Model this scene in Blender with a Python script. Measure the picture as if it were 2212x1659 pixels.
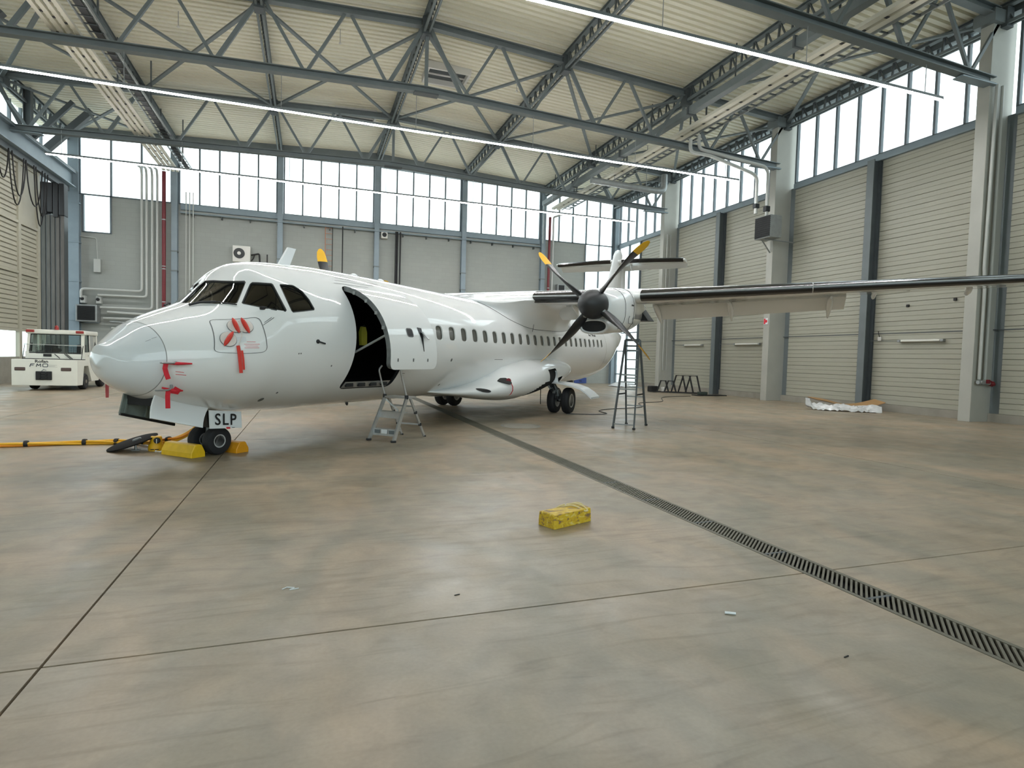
import bpy, bmesh, math, random
from math import sin, cos, pi, radians, sqrt, atan2, hypot
from mathutils import Vector, Matrix
from mathutils.geometry import delaunay_2d_cdt
random.seed(7)
scene = bpy.context.scene
C = scene.collection
for _o in list(bpy.data.objects):
    bpy.data.objects.remove(_o)

# ------------------------------------------------------------ camera, sky, exposure
cam_d = bpy.data.cameras.new('camera'); cam = bpy.data.objects.new('camera', cam_d); C.objects.link(cam)
YAW, PITCH, ROLL, EYE = 0.33664557, -0.04395964, 0.02707499, 1.67048342
_f = Vector((sin(YAW)*cos(PITCH), cos(YAW)*cos(PITCH), sin(PITCH)))
_r0 = Vector((cos(YAW), -sin(YAW), 0)); _u0 = _r0.cross(_f)
_r = cos(ROLL)*_r0 + sin(ROLL)*_u0; _u = -sin(ROLL)*_r0 + cos(ROLL)*_u0
cam.matrix_world = Matrix(((_r.x, _u.x, -_f.x, 0), (_r.y, _u.y, -_f.y, 0), (_r.z, _u.z, -_f.z, EYE), (0, 0, 0, 1)))
cam_d.sensor_width = 36.0; cam_d.lens = 1256.45/2212*36; cam_d.clip_start = 0.05; cam_d.clip_end = 600
scene.camera = cam
vs = scene.view_settings
vs.view_transform = 'Standard'; vs.look = 'None'; vs.exposure = EXPOSURE = 0.8; vs.gamma = 1.0; vs.use_curve_mapping = False
scene.cycles.max_bounces = 10; scene.cycles.diffuse_bounces = 6; scene.cycles.transparent_max_bounces = 24
scene.cycles.sample_clamp_indirect = 8.0; scene.cycles.caustics_reflective = False; scene.cycles.caustics_refractive = False

world = bpy.data.worlds.new('overcast_sky'); scene.world = world; world.use_nodes = True
wn = world.node_tree.nodes; wl = world.node_tree.links
bg = wn['Background']; bg.inputs['Strength'].default_value = SKY = 1.9
bg.inputs['Color'].default_value = (0.83, 0.965, 1.0, 1)      # even overcast dome

def portal(name, loc, rot, sx, sy):                               # daylight sampling portals over the window bands
    l = bpy.data.lights.new(name, 'AREA'); l.shape = 'RECTANGLE'; l.size = sx; l.size_y = sy
    l.cycles.is_portal = True
    o = bpy.data.objects.new(name, l); C.objects.link(o); o.location = loc; o.rotation_euler = rot; return o

# ------------------------------------------------------------ materials
def lin(c):
    return tuple(((v/255)/12.92 if v/255 <= 0.04045 else (((v/255)+0.055)/1.055)**2.4) for v in c) + (1,)
def base(name):
    m = bpy.data.materials.new(name); m.use_nodes = True
    return m, m.node_tree.nodes, m.node_tree.links, m.node_tree.nodes['Principled BSDF']
def mat(name, c, rough=0.5, metal=0.0, var=0.0, scale=3.0, bump=0.0, coat=0.0, spec=0.5, stretch=None):
    m, n, l, b = base(name)
    b.inputs['Base Color'].default_value = lin(c); b.inputs['Roughness'].default_value = rough; b.inputs['Metallic'].default_value = metal
    b.inputs['Coat Weight'].default_value = coat; b.inputs['Coat Roughness'].default_value = 0.03
    b.inputs['Specular IOR Level'].default_value = spec
    if var or bump:
        tc = n.new('ShaderNodeTexCoord'); nz = n.new('ShaderNodeTexNoise'); nz.inputs['Scale'].default_value = scale; nz.inputs['Detail'].default_value = 6
        src = tc.outputs['Object']
        if stretch:
            mp = n.new('ShaderNodeMapping'); mp.inputs['Scale'].default_value = stretch; l.new(src, mp.inputs['Vector']); src = mp.outputs['Vector']
        l.new(src, nz.inputs['Vector'])
        if var:
            r = n.new('ShaderNodeValToRGB'); r.color_ramp.elements[0].position = 0.3; r.color_ramp.elements[1].position = 0.7
            k = lin(c)
            r.color_ramp.elements[0].color = tuple(max(0, v*(1-var)) for v in k[:3]) + (1,)
            r.color_ramp.elements[1].color = tuple(min(1, v*(1+var)) for v in k[:3]) + (1,)
            l.new(nz.outputs['Fac'], r.inputs['Fac']); l.new(r.outputs['Color'], b.inputs['Base Color'])
        if bump:
            bp = n.new('ShaderNodeBump'); bp.inputs['Strength'].default_value = bump; bp.inputs['Distance'].default_value = 0.02
            l.new(nz.outputs['Fac'], bp.inputs['Height']); l.new(bp.outputs['Normal'], b.inputs['Normal'])
    return m
def emit(name, c, s):
    m, n, l, b = base(name)
    b.inputs['Base Color'].default_value = lin(c); b.inputs['Emission Color'].default_value = lin(c); b.inputs['Emission Strength'].default_value = s
    return m
def glassy(name, tint, alpha, rough=0.05, milk=0.0):
    """thin pane: mostly see-through, some milky scatter, a fresnel sheen"""
    m, n, l, b = base(name); n.remove(b); out = n['Material Output']
    tr = n.new('ShaderNodeBsdfTransparent'); tr.inputs['Color'].default_value = tint
    gl = n.new('ShaderNodeBsdfGlossy'); gl.inputs['Roughness'].default_value = rough; gl.inputs['Color'].default_value = (1, 1, 1, 1)
    src = tr
    if milk:
        tl = n.new('ShaderNodeBsdfTranslucent'); tl.inputs['Color'].default_value = (0.85, 0.93, 0.95, 1)
        mx = n.new('ShaderNodeMixShader'); mx.inputs[0].default_value = milk; l.new(tr.outputs[0], mx.inputs[1]); l.new(tl.outputs[0], mx.inputs[2]); src = mx
    fr = n.new('ShaderNodeFresnel'); fr.inputs['IOR'].default_value = 1.5
    ml = n.new('ShaderNodeMath'); ml.operation = 'MULTIPLY'; ml.inputs[1].default_value = alpha; l.new(fr.outputs[0], ml.inputs[0])
    m2 = n.new('ShaderNodeMixShader'); l.new(ml.outputs[0], m2.inputs[0]); l.new(src.outputs[0], m2.inputs[1]); l.new(gl.outputs[0], m2.inputs[2])
    l.new(m2.outputs[0], out.inputs['Surface']); return m
M = {}
M['white'] = mat('aircraft_gloss_white', (228, 230, 230), 0.5, coat=1.0, spec=0.25)
M['radome'] = mat('radome_white', (216, 221, 224), 0.5, coat=0.9, spec=0.25)
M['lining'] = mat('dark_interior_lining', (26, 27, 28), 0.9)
M['seam'] = mat('seam_grey', (150, 152, 150), 0.6)
M['outline'] = mat('panel_outline_grey', (95, 97, 98), 0.6)
M['boot'] = mat('black_rubber_boot', (14, 14, 15), 0.22, coat=0.3)
M['tyre'] = mat('tyre_rubber', (26, 27, 30), 0.75, var=0.15, scale=8)
M['rim'] = mat('wheel_rim_grey', (186, 188, 188), 0.4, metal=0.3)
M['gearmetal'] = mat('gear_metal', (112, 116, 116), 0.45, metal=0.5, var=0.25, scale=9)
M['darkmetal'] = mat('dark_metal', (44, 46, 48), 0.5, metal=0.4)
M['spinner'] = mat('spinner_charcoal', (42, 44, 46), 0.5, var=0.06)
M['blade'] = mat('propeller_charcoal', (27, 28, 30), 0.38)
M['yellow'] = mat('paint_yellow', (232, 178, 26), 0.45, var=0.05)
M['black'] = mat('flat_black', (10, 10, 11), 0.7)
M['cabinglass'] = glassy('cockpit_glazing', (0.55, 0.60, 0.58, 1), 1.6, 0.02)
M['cabinwin'] = mat('cabin_window_pane', (92, 92, 86), 0.12, spec=0.8)
M['winframe'] = mat('cabin_window_frame', (206, 208, 206), 0.4)
M['rubber'] = mat('window_rubber', (52, 54, 54), 0.6)
M['bay'] = mat('gear_bay_greygreen', (112, 122, 116), 0.55, var=0.15, scale=6)
M['drain'] = mat('drain_steel_dirty', (104, 101, 88), 0.6, metal=0.2, var=0.15, scale=5)
M['palered'] = mat('faded_red', (196, 92, 96), 0.7)
M['darkred'] = mat('dark_red_bung', (122, 24, 36), 0.6)
M['red'] = mat('warning_red', (206, 36, 52), 0.7, var=0.08, scale=20)
M['orangered'] = mat('handle_orange_red', (206, 52, 38), 0.55)
M['clearplug'] = mat('plug_translucent', (214, 206, 200), 0.4)
M['plate'] = mat('matte_white_door', (224, 228, 230), 0.4, coat=0.3)
M['alu'] = mat('aluminium', (196, 198, 198), 0.35, metal=0.75, var=0.06, scale=12)
M['steel'] = mat('painted_steel_grey', (104, 112, 114), 0.55, var=0.08, scale=2)
M['steelblue'] = mat('painted_steel_bluegrey', (128, 142, 150), 0.5, var=0.06, scale=2)
M['steeldark'] = mat('painted_steel_dark', (74, 80, 82), 0.55, var=0.1, scale=2)
M['frame'] = mat('window_frame_grey', (98, 108, 114), 0.5)
M['concrete'] = mat('concrete_grey', (146, 142, 132), 0.8, var=0.1, scale=2.5, bump=0.1)
M['colpaint'] = mat('column_grey_paint', (168, 168, 160), 0.6, var=0.05, scale=1.5)
M['plank'] = mat('wall_cassette_cream', (162, 161, 147), 0.5, var=0.02, scale=0.8)
M['roofdeck'] = mat('roof_sheet_cream', (224, 220, 200), 0.5, var=0.02, scale=0.5, stretch=(0.2, 4, 1))
M['cream'] = mat('door_leaf_cream', (168, 164, 148), 0.55, var=0.03)
M['pipegrey'] = mat('pipe_light_grey', (178, 180, 176), 0.45)
M['pipered'] = mat('pipe_red', (104, 14, 26), 0.45)
M['tray'] = mat('cable_tray_cream', (204, 200, 184), 0.5)
M['galv'] = mat('galvanised_steel', (152, 156, 156), 0.45, metal=0.5, var=0.1, scale=6)
M['cable'] = mat('black_cable', (18, 18, 20), 0.6)
M['led'] = emit('led_diffuser', (250, 250, 250), 85.0)
M['ledoff'] = mat('unlit_tube', (214, 214, 206), 0.35)
M['pane'] = glassy('frosted_window_pane', (0.95, 0.97, 0.97, 1), 0.35, 0.15, milk=0.06)
M['clearpane'] = glassy('clear_pane', (0.92, 0.96, 0.95, 1), 1.0, 0.02)
M['tugwhite'] = mat('tug_white', (224, 224, 214), 0.4, coat=0.2, var=0.02)
M['tugglass'] = glassy('tug_glass', (0.72, 0.80, 0.79, 1), 1.2, 0.02)
M['amber'] = mat('lamp_red_amber', (150, 40, 34), 0.3)
M['headlamp'] = mat('headlamp_smoked', (86, 70, 66), 0.25)
M['chock'] = mat('chock_yellow', (226, 182, 20), 0.5, var=0.08, scale=9)
M['chockorange'] = mat('chock_orange_yellow', (220, 150, 18), 0.5, var=0.08, scale=9)
M['rope'] = mat('rope_cream', (216, 200, 150), 0.8, bump=0.3, scale=60)
M['cableyellow'] = mat('power_cable_yellow', (236, 178, 34), 0.5)
M['cableorange'] = mat('power_cable_orange', (226, 140, 24), 0.5)
M['cardboard'] = mat('cardboard_brown', (158, 124, 82), 0.8, var=0.06)
M['bluepanel'] = mat('panel_blue', (58, 78, 140), 0.5)
M['letter'] = mat('letter_black', (18, 18, 22), 0.5)
M['vest'] = mat('high_vis_yellow', (150, 148, 40), 0.8)
M['apron'] = mat('apron_concrete', (190, 190, 186), 0.8, var=0.05, scale=0.3)
M['acwhite'] = mat('ac_unit_white', (206, 204, 198), 0.5)
M['mesh'] = mat('dark_grille', (30, 32, 33), 0.5)

# worn foreground chock: yellow paint rubbed to wood along its edges
def worn():
    m, n, l, b = base('worn_yellow_wood'); b.inputs['Roughness'].default_value = 0.6
    tc = n.new('ShaderNodeTexCoord'); mp = n.new('ShaderNodeMapping'); mp.inputs['Scale'].default_value = (5, 14, 14)
    nz = n.new('ShaderNodeTexNoise'); nz.inputs['Scale'].default_value = 2.2; nz.inputs['Detail'].default_value = 8; nz.inputs['Distortion'].default_value = 0.6
    l.new(tc.outputs['Object'], mp.inputs['Vector']); l.new(mp.outputs['Vector'], nz.inputs['Vector'])
    r = n.new('ShaderNodeValToRGB'); e = r.color_ramp.elements
    e[0].position = 0.36; e[0].color = lin((120, 96, 70)); e[1].position = 0.46; e[1].color = lin((196, 160, 30))
    k = r.color_ramp.elements.new(0.6); k.color = lin((206, 176, 44)); k = r.color_ramp.elements.new(0.68); k.color = lin((214, 196, 120))
    l.new(nz.outputs['Fac'], r.inputs['Fac']); l.new(r.outputs['Color'], b.inputs['Base Color']); return m
M['worn'] = worn()

def concrete_floor():
    m, n, l, b = base('hangar_floor_concrete')
    tc = n.new('ShaderNodeTexCoord'); geo = n.new('ShaderNodeNewGeometry')
    def noise(sc, det=6, dist=0.0, scale=None):
        z = n.new('ShaderNodeTexNoise'); z.inputs['Scale'].default_value = sc; z.inputs['Detail'].default_value = det; z.inputs['Distortion'].default_value = dist
        v = geo.outputs['Position']
        if scale:
            mp = n.new('ShaderNodeMapping'); mp.inputs['Scale'].default_value = scale; mp.inputs['Rotation'].default_value = (0, 0, 0.35); l.new(v, mp.inputs['Vector']); v = mp.outputs['Vector']
        l.new(v, z.inputs['Vector']); return z.outputs['Fac']
    def ramp(f, p0, c0, p1, c1):
        r = n.new('ShaderNodeValToRGB'); r.color_ramp.elements[0].position = p0; r.color_ramp.elements[0].color = c0
        r.color_ramp.elements[1].position = p1; r.color_ramp.elements[1].color = c1; l.new(f, r.inputs['Fac']); return r.outputs['Color']
    def mix(kind, a, bb, fac):
        x = n.new('ShaderNodeMix'); x.data_type = 'RGBA'; x.blend_type = kind
        if isinstance(fac, float): x.inputs['Factor'].default_value = fac
        else: l.new(fac, x.inputs['Factor'])
        l.new(a, x.inputs['A']); l.new(bb, x.inputs['B']); return x.outputs['Result']
    big = ramp(noise(0.45, 5, 0.8), 0.35, lin((137, 127, 109)), 0.66, lin((167, 149, 127)))
    cool = ramp(noise(0.9, 7, 1.2, (1, 0.5, 1)), 0.4, lin((133, 130, 116)), 0.62, lin((165, 146, 123)))
    c1 = mix('MIX', big, cool, 0.5)
    mid = ramp(noise(3.2, 8, 0.6), 0.3, (0.76, 0.77, 0.77, 1), 0.65, (1.08, 1.06, 1.03, 1))
    c2 = mix('MULTIPLY', c1, mid, 0.75)
    streak = ramp(noise(2.6, 8, 2.2, (0.35, 2.2, 1)), 0.52, (1, 1, 1, 1), 0.72, (0.70, 0.69, 0.67, 1))
    c3 = mix('MULTIPLY', c2, streak, 0.75)
    stain = ramp(noise(1.1, 4, 0.3), 0.64, (1, 1, 1, 1), 0.74, (0.66, 0.64, 0.60, 1))
    c4 = mix('MULTIPLY', c3, stain, 0.6)
    fine = ramp(noise(42, 3), 0.3, (0.93, 0.93, 0.93, 1), 0.7, (1.05, 1.05, 1.05, 1))
    c5 = mix('MULTIPLY', c4, fine, 0.8)
    l.new(c5, b.inputs['Base Color'])
    rr = ramp(noise(1.6, 6, 0.6), 0.3, (0.30, 0.30, 0.30, 1), 0.7, (0.52, 0.52, 0.52, 1)); l.new(rr, b.inputs['Roughness'])
    b.inputs['Specular IOR Level'].default_value = 0.42
    bp = n.new('ShaderNodeBump'); bp.inputs['Strength'].default_value = 0.06; bp.inputs['Distance'].default_value = 0.01
    l.new(noise(30, 6), bp.inputs['Height']); l.new(bp.outputs['Normal'], b.inputs['Normal'])
    return m
M['floor'] = concrete_floor()

def blockwall():
    m, n, l, b = base('painted_blockwork'); b.inputs['Roughness'].default_value = 0.7
    geo = n.new('ShaderNodeNewGeometry'); mp = n.new('ShaderNodeMapping'); mp.inputs['Rotation'].default_value = (pi/2, 0, 0)
    l.new(geo.outputs['Position'], mp.inputs['Vector'])
    br = n.new('ShaderNodeTexBrick'); br.inputs['Scale'].default_value = 1.0; br.inputs['Brick Width'].default_value = 0.5; br.inputs['Row Height'].default_value = 0.25
    br.inputs['Mortar Size'].default_value = 0.010
    br.inputs['Color1'].default_value = lin((156, 159, 155)); br.inputs['Color2'].default_value = lin((153, 156, 152)); br.inputs['Mortar'].default_value = lin((150, 153, 149))
    l.new(mp.outputs['Vector'], br.inputs['Vector'])
    nz = n.new('ShaderNodeTexNoise'); nz.inputs['Scale'].default_value = 0.5; nz.inputs['Detail'].default_value = 4; l.new(geo.outputs['Position'], nz.inputs['Vector'])
    r = n.new('ShaderNodeValToRGB'); r.color_ramp.elements[0].color = (0.86, 0.88, 0.88, 1); r.color_ramp.elements[1].color = (1.04, 1.03, 1.0, 1); l.new(nz.outputs['Fac'], r.inputs['Fac'])
    x = n.new('ShaderNodeMix'); x.data_type = 'RGBA'; x.blend_type = 'MULTIPLY'; x.inputs['Factor'].default_value = 1.0
    l.new(br.outputs['Color'], x.inputs['A']); l.new(r.outputs['Color'], x.inputs['B']); l.new(x.outputs['Result'], b.inputs['Base Color'])
    return m
M['block'] = blockwall()

# ------------------------------------------------------------ mesh builder
class MB:
    def __init__(s): s.v = []; s.f = []; s.m = []
    def add(s, vs_, fs, m=0):
        k = len(s.v); s.v += [tuple(p) for p in vs_]; s.f += [tuple(i+k for i in f) for f in fs]; s.m += [m]*len(fs); return s
    def box(s, x0, x1, y0, y1, z0, z1, m=0):
        return s.add([(x0, y0, z0), (x1, y0, z0), (x1, y1, z0), (x0, y1, z0), (x0, y0, z1), (x1, y0, z1), (x1, y1, z1), (x0, y1, z1)],
                     [(0, 3, 2, 1), (4, 5, 6, 7), (0, 1, 5, 4), (1, 2, 6, 5), (2, 3, 7, 6), (3, 0, 4, 7)], m)
    def bbox(s, x0, x1, y0, y1, z0, z1, b=0.02, m=0):
        """box with chamfered edges"""
        bm = bmesh.new(); bmesh.ops.create_cube(bm, size=1)
        for v in bm.verts: v.co = Vector(((x0+x1)/2+v.co.x*(x1-x0), (y0+y1)/2+v.co.y*(y1-y0), (z0+z1)/2+v.co.z*(z1-z0)))
        bmesh.ops.bevel(bm, geom=bm.edges[:], offset=b, segments=2, affect='EDGES', profile=0.6)
        bm.verts.index_update(); s.add([v.co[:] for v in bm.verts], [[v.index for v in f.verts] for f in bm.faces], m); bm.free(); return s
    def beam(s, p, q, w, h, up=(0, 0, 1), m=0):
        p, q = Vector(p), Vector(q); d = (q-p).normalized(); up = Vector(up)
        if abs(d.dot(up)) > 0.98: up = Vector((1, 0, 0)) if abs(d.x) < 0.9 else Vector((0, 1, 0))
        a = d.cross(up).normalized()*(w/2); b = a.cross(d).normalized()*(h/2)
        vs_ = [t+i*a+j*b for t in (p, q) for (i, j) in ((-1, -1), (1, -1), (1, 1), (-1, 1))]
        return s.add(vs_, [(3, 2, 1, 0), (4, 5, 6, 7), (0, 1, 5, 4), (1, 2, 6, 5), (2, 3, 7, 6), (3, 0, 4, 7)], m)
    def ibeam(s, p, q, w, h, t=0.025, up=(0, 0, 1), m=0):
        p, q = Vector(p), Vector(q); d = (q-p).normalized(); u = Vector(up)
        a = d.cross(u).normalized(); b = a.cross(d).normalized()*(h/2-t/2)
        s.beam(p+b, q+b, w, t, up, m); s.beam(p-b, q-b, w, t, up, m); return s.beam(p, q, t, h-2*t, up, m)
    def tube(s, pts, r, n=8, m=0, closed=False):
        pts = [Vector(p) for p in pts]; N = len(pts); rings = []; prev = None
        for i, p in enumerate(pts):
            a = pts[(i-1) % N] if (closed or i > 0) else p; b = pts[(i+1) % N] if (closed or i < N-1) else p
            d = (b-a).normalized()
            if prev is None:
                u = Vector((0, 0, 1)) if abs(d.z) < 0.9 else Vector((1, 0, 0))
            else: u = prev
            x = (u - d*u.dot(d)).normalized(); prev = x; y = d.cross(x)
            rr = r[i] if isinstance(r, (list, tuple)) else r
            rings.append([p+rr*(cos(2*pi*k/n)*x+sin(2*pi*k/n)*y) for k in range(n)])
        return s.loft(rings, m, closed=closed)
    def loft(s, rings, m=0, cap=True, closed=False):
        n = len(rings[0]); vs_ = [p for r in rings for p in r]; fs = []; R = len(rings)
        for i in range(R if closed else R-1):
            for k in range(n): fs.append((i*n+k, i*n+(k+1) % n, ((i+1) % R)*n+(k+1) % n, ((i+1) % R)*n+k))
        if cap and not closed: fs.append(tuple(range(n))[::-1]); fs.append(tuple((R-1)*n+k for k in range(n)))
        return s.add(vs_, fs, m)
    def lathe(s, prof, o, ax, n=24, m=0):
        """prof: [(radius, distance along axis)]"""
        o = Vector(o); ax = Vector(ax).normalized(); u = Vector((0, 0, 1)) if abs(ax.z) < 0.9 else Vector((1, 0, 0))
        x = (u-ax*u.dot(ax)).normalized(); y = ax.cross(x)
        return s.loft([[o+ax*t+max(r, 1e-4)*(cos(2*pi*k/n)*x+sin(2*pi*k/n)*y) for k in range(n)] for r, t in prof], m)
    def prism(s, pts, d, m=0):
        """closed polygon pts extruded by vector d"""
        d = Vector(d); n = len(pts); P = [Vector(p) for p in pts]
        return s.add(P+[p+d for p in P], [tuple(range(n))[::-1], tuple(range(n, 2*n))]+[(k, (k+1) % n, n+(k+1) % n, n+k) for k in range(n)], m)
    def grid(s, rows, m=0):
        n = len(rows[0]); return s.add([p for r in rows for p in r], [(i*n+k, i*n+k+1, (i+1)*n+k+1, (i+1)*n+k) for i in range(len(rows)-1) for k in range(n-1)], m)
    def build(s, name, mats, parent=None, smooth=None, recalc=True):
        me = bpy.data.meshes.new(name); me.from_pydata([tuple(p) for p in s.v], [], s.f)
        for x in (mats if isinstance(mats, (list, tuple)) else [mats]): me.materials.append(x)
        me.polygons.foreach_set('material_index', s.m)
        if recalc:
            bm = bmesh.new(); bm.from_mesh(me); bmesh.ops.recalc_face_normals(bm, faces=bm.faces); bm.to_mesh(me); bm.free()
        if smooth is not None: me.shade_smooth(); me.set_sharp_from_angle(angle=radians(smooth))
        me.update(); o = bpy.data.objects.new(name, me); C.objects.link(o)
        if parent: o.parent = parent
        return o
def tag(o, label=None, cat=None, group=None, kind=None):
    if label: o['label'] = label
    if cat: o['category'] = cat
    if group: o['group'] = group
    if kind: o['kind'] = kind
    return o
def empty(name, loc=(0, 0, 0), rz=0.0, **k):
    o = bpy.data.objects.new(name, None); C.objects.link(o); o.location = loc; o.rotation_euler = (0, 0, rz); o.empty_display_size = 0.2
    return tag(o, **k)
def dup(o, parent=None, loc=None):
    r = o.copy(); C.objects.link(r)
    if parent is not None: r.parent = parent
    if loc is not None: r.location = loc
    for ch in list(o.children):
        dup(ch, r)
    return r
def text_mesh(txt, size, bold=0.0, sx=1.0, sp=1.0):
    """flat letters: list of verts (x,y) and faces, left-bottom at 0,0"""
    cu = bpy.data.curves.new('t', 'FONT'); cu.body = txt; cu.size = size; cu.offset = bold; cu.space_character = sp; cu.resolution_u = 3
    o = bpy.data.objects.new('t', cu); C.objects.link(o); bpy.context.view_layer.update()
    me = o.to_mesh(); vs_ = [(v.co.x*sx, v.co.y) for v in me.vertices]; fs = [tuple(p.vertices) for p in me.polygons]
    o.to_mesh_clear(); bpy.data.objects.remove(o); bpy.data.curves.remove(cu)
    x0 = min(v[0] for v in vs_); y0 = min(v[1] for v in vs_)
    return [(x-x0, y-y0) for x, y in vs_], fs
def arc(c0, r, a0, a1, n, ax, ay):
    return [Vector(c0)+r*(cos(radians(a0+(a1-a0)*k/n))*Vector(ax)+sin(radians(a0+(a1-a0)*k/n))*Vector(ay)) for k in range(n+1)]
def bend(pts, r, n=4):
    """round the corners of a polyline"""
    P = [Vector(p) for p in pts]; out = [P[0]]
    for i in range(1, len(P)-1):
        a, b = P[i-1]-P[i], P[i+1]-P[i]; rr = min(r, a.length*.45, b.length*.45); p0 = P[i]+a.normalized()*rr; p1 = P[i]+b.normalized()*rr
        for k in range(n+1):
            t = k/n; out.append((1-t)**2*p0+2*t*(1-t)*P[i]+t*t*p1)
    return out+[P[-1]]

# ============================================================ HALL (X right, Y away from the camera, Z up)
XL, XR, XC = -13.3, 21.3, 4.0            # side walls and ridge line
YB, YF = 38.2, -13.5                     # back wall, front wall behind the camera
BAYS = [-14.0, -5.0, 4.0, 13.0, 22.0, 31.0]
def deck(x): return 14.32-0.05*abs(x-XC)

# ---- floor: slabs cast in bays with open joints
fl = MB().box(XL-0.4, XR+0.4, YF, YB+0.3, -0.30, -0.05).build('floor', M['seam'])
tag(fl, 'grey concrete hangar floor cast in large slabs with dark joints', 'floor', kind='structure')
xs = [XL-0.4, -6.62, -1.30, 3.79, 4.11, 9.6, 15.2, XR+0.4]; ys = [YF, -4.9, 3.58, 12.0, 20.4, 28.8, YB+0.3]
for i in range(len(xs)-1):
    if abs(xs[i]-3.79) < .01: continue
    for j in range(len(ys)-1):
        g = 0.008; x0 = xs[i]+(0 if xs[i] == 4.11 else g); x1 = xs[i+1]-(0 if xs[i+1] == 3.79 else g)
        MB().box(x0, x1, ys[j]+g, ys[j+1]-g, -0.06, 0.0).build('slab', M['floor'], fl)
ap = MB().box(-220, 220, -200, 260, -0.6, -0.32).build('ground', M['apron']); tag(ap, 'pale concrete apron outside the low windows', 'ground', kind='structure')

# ---- drain channel with slotted gratings
dr = empty('drain_channel', (3.95, 0, 0)); tag(dr, 'long slotted steel drainage channel crossing the concrete floor', 'drain')
MB().box(-0.16, 0.16, YF, 30, -0.049, -0.046).build('channel_bed', M['black'], dr)
for sx in (-1, 1):
    MB().box(min(sx*0.155, sx*0.118), max(sx*0.155, sx*0.118), YF, 30, -0.045, 0.002).build('rail', M['drain'], dr)
ang = radians(40); bw = 0.021; pitch = 0.043
bm_ = MB(); hx, hy = 0.112, 0.112*math.tan(ang)
bm_.prism([(-hx, -hy-bw/2, -0.03), (hx, hy-bw/2, -0.03), (hx, hy+bw/2, -0.03), (-hx, -hy+bw/2, -0.03)], (0, 0, 0.031))
b0 = bm_.build('bar', M['drain'], dr); b0.location = (0, 1.9, 0); y = 1.9+pitch
while y < 7.9:
    b = b0.copy(); C.objects.link(b); b.parent = dr; b.location = (0, y, 0); y += pitch
far = MB()
while y < 29.8:
    far.prism([(-hx, y-hy-bw/2, -0.03), (hx, y+hy-bw/2, -0.03), (hx, y+hy+bw/2, -0.03), (-hx, y-hy+bw/2, -0.03)], (0, 0, 0.031)); y += pitch
tag(far.build('bar_field', M['drain'], dr), kind='stuff')
for yy in (6.05, 5.05, 4.05, 3.05, 7.05):
    MB().box(-0.115, 0.115, yy-0.012, yy+0.012, -0.03, 0.0015).build('cross_bar', M['steeldark'], dr)

# ---- ceiling: trapezoid roof sheets
cm = MB(); n = int((YB+0.4-YF)/0.30)
for sgn in (-1, 1):
    xe = (XL-0.5) if sgn < 0 else (XR+0.5); rows = [[], []]
    for k in range(n):
        y0 = YF+k*0.30
        for dy, dz in ((0, 0.11), (0.07, 0.11), (0.10, 0), (0.27, 0)):
            rows[0].append((XC, y0+dy, deck(XC)+dz)); rows[1].append((xe, y0+dy, deck(xe)+dz))
    cm.grid(rows)
ce = cm.build('ceiling', M['roofdeck']); tag(ce, 'pale trapezoid sheet roof deck sloping from the middle of the hall', 'ceiling', kind='structure')
rm = MB()
for xe in (XL-0.5, XR+0.5):
    rm.prism([(XC, YF-.3, deck(XC)+0.12), (xe, YF-.3, deck(xe)+0.12), (xe, YF-.3, deck(xe)+0.3), (XC, YF-.3, deck(XC)+0.3)], (0, YB-YF+0.8, 0))
rm.build('insulation', M['steel'], ce)

# ---- walls
SILL = 9.98; HEAD = 13.18
# right wall: backing, plinth, cassette planks
wr = MB().box(XR+0.06, XR+0.3, YF, 34.9, 0, SILL).build('wall_right', M['steel']); tag(wr, 'right hangar wall of cream ribbed cassettes', 'wall', kind='structure')
MB().box(XR-0.02, XR+0.06, YF, 34.9, 0, 0.28).build('plinth', M['concrete'], wr)
def plank_mesh(L):
    h = 0.355; mb = MB(); prof = [(0.06, 0), (0.024, 0), (0, 0.010), (0, 0.164), (0.015, 0.172), (0.015, 0.180), (0, 0.188), (0, 0.344), (0.024, h-0.002), (0.06, h-0.002)]
    mb.grid([[(px, yy, pz) for px, pz in prof] for yy in (0, L)]); o = mb.build('plank', M['plank'], wr); return o
first = None
for (a, b) in ((31.18, 34.85), (26.75, 30.65), (22.18, 26.35), (17.75, 21.64), (13.18, 17.25), (8.75, 12.64), (4.2, 8.3), (-5, 3.6)):
    L = b-a
    o0 = plank_mesh(L); z = 0.28; k = 0
    while z < SILL-0.40:
        o = o0 if k == 0 else o0.copy()
        if k: C.objects.link(o); o.parent = wr
        o.location = (XR, a, z); z += 0.3575; k += 1
        if b < 5 and k > 26: break
MB().box(XR-0.015, XR+0.02, YF, 34.9, 3.02, 3.055).build('joint_strip', M['steeldark'], wr)
# back wall of painted blockwork
wb = MB().box(-11.9, -11.75, YB, YB+0.3, 0, SILL).box(-11.75, -10.45, YB, YB+0.3, 0, 7.95).box(-10.45, 18.68, YB, YB+0.3, 0, SILL).box(18.68, 20.9, YB, YB+0.3, 0, 6.2).build('wall_back', M['block']); tag(wb, 'back hangar wall of painted pale grey blockwork', 'wall', kind='structure')
MB().box(-7.0, 15.1, YB-0.16, YB, SILL-0.32, SILL).build('sill_beam', M['steelblue'], wb)
MB().box(-7.0, 15.1, YB-0.42, YB-0.1, SILL-0.56, SILL-0.50).build('ledge', M['steelblue'], wb)
for k in range(15):
    MB().box(-6.4+k*1.5, -6.34+k*1.5, YB-0.3, YB, SILL-0.70, SILL-0.56).build('bracket', M['steeldark'], wb)
for x0, x1 in ((-12.6, -12.0), ): MB().box(x0-1.2, x1, YB, YB+0.3, 0, SILL).build('end_panel', M['block'], wb)
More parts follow.
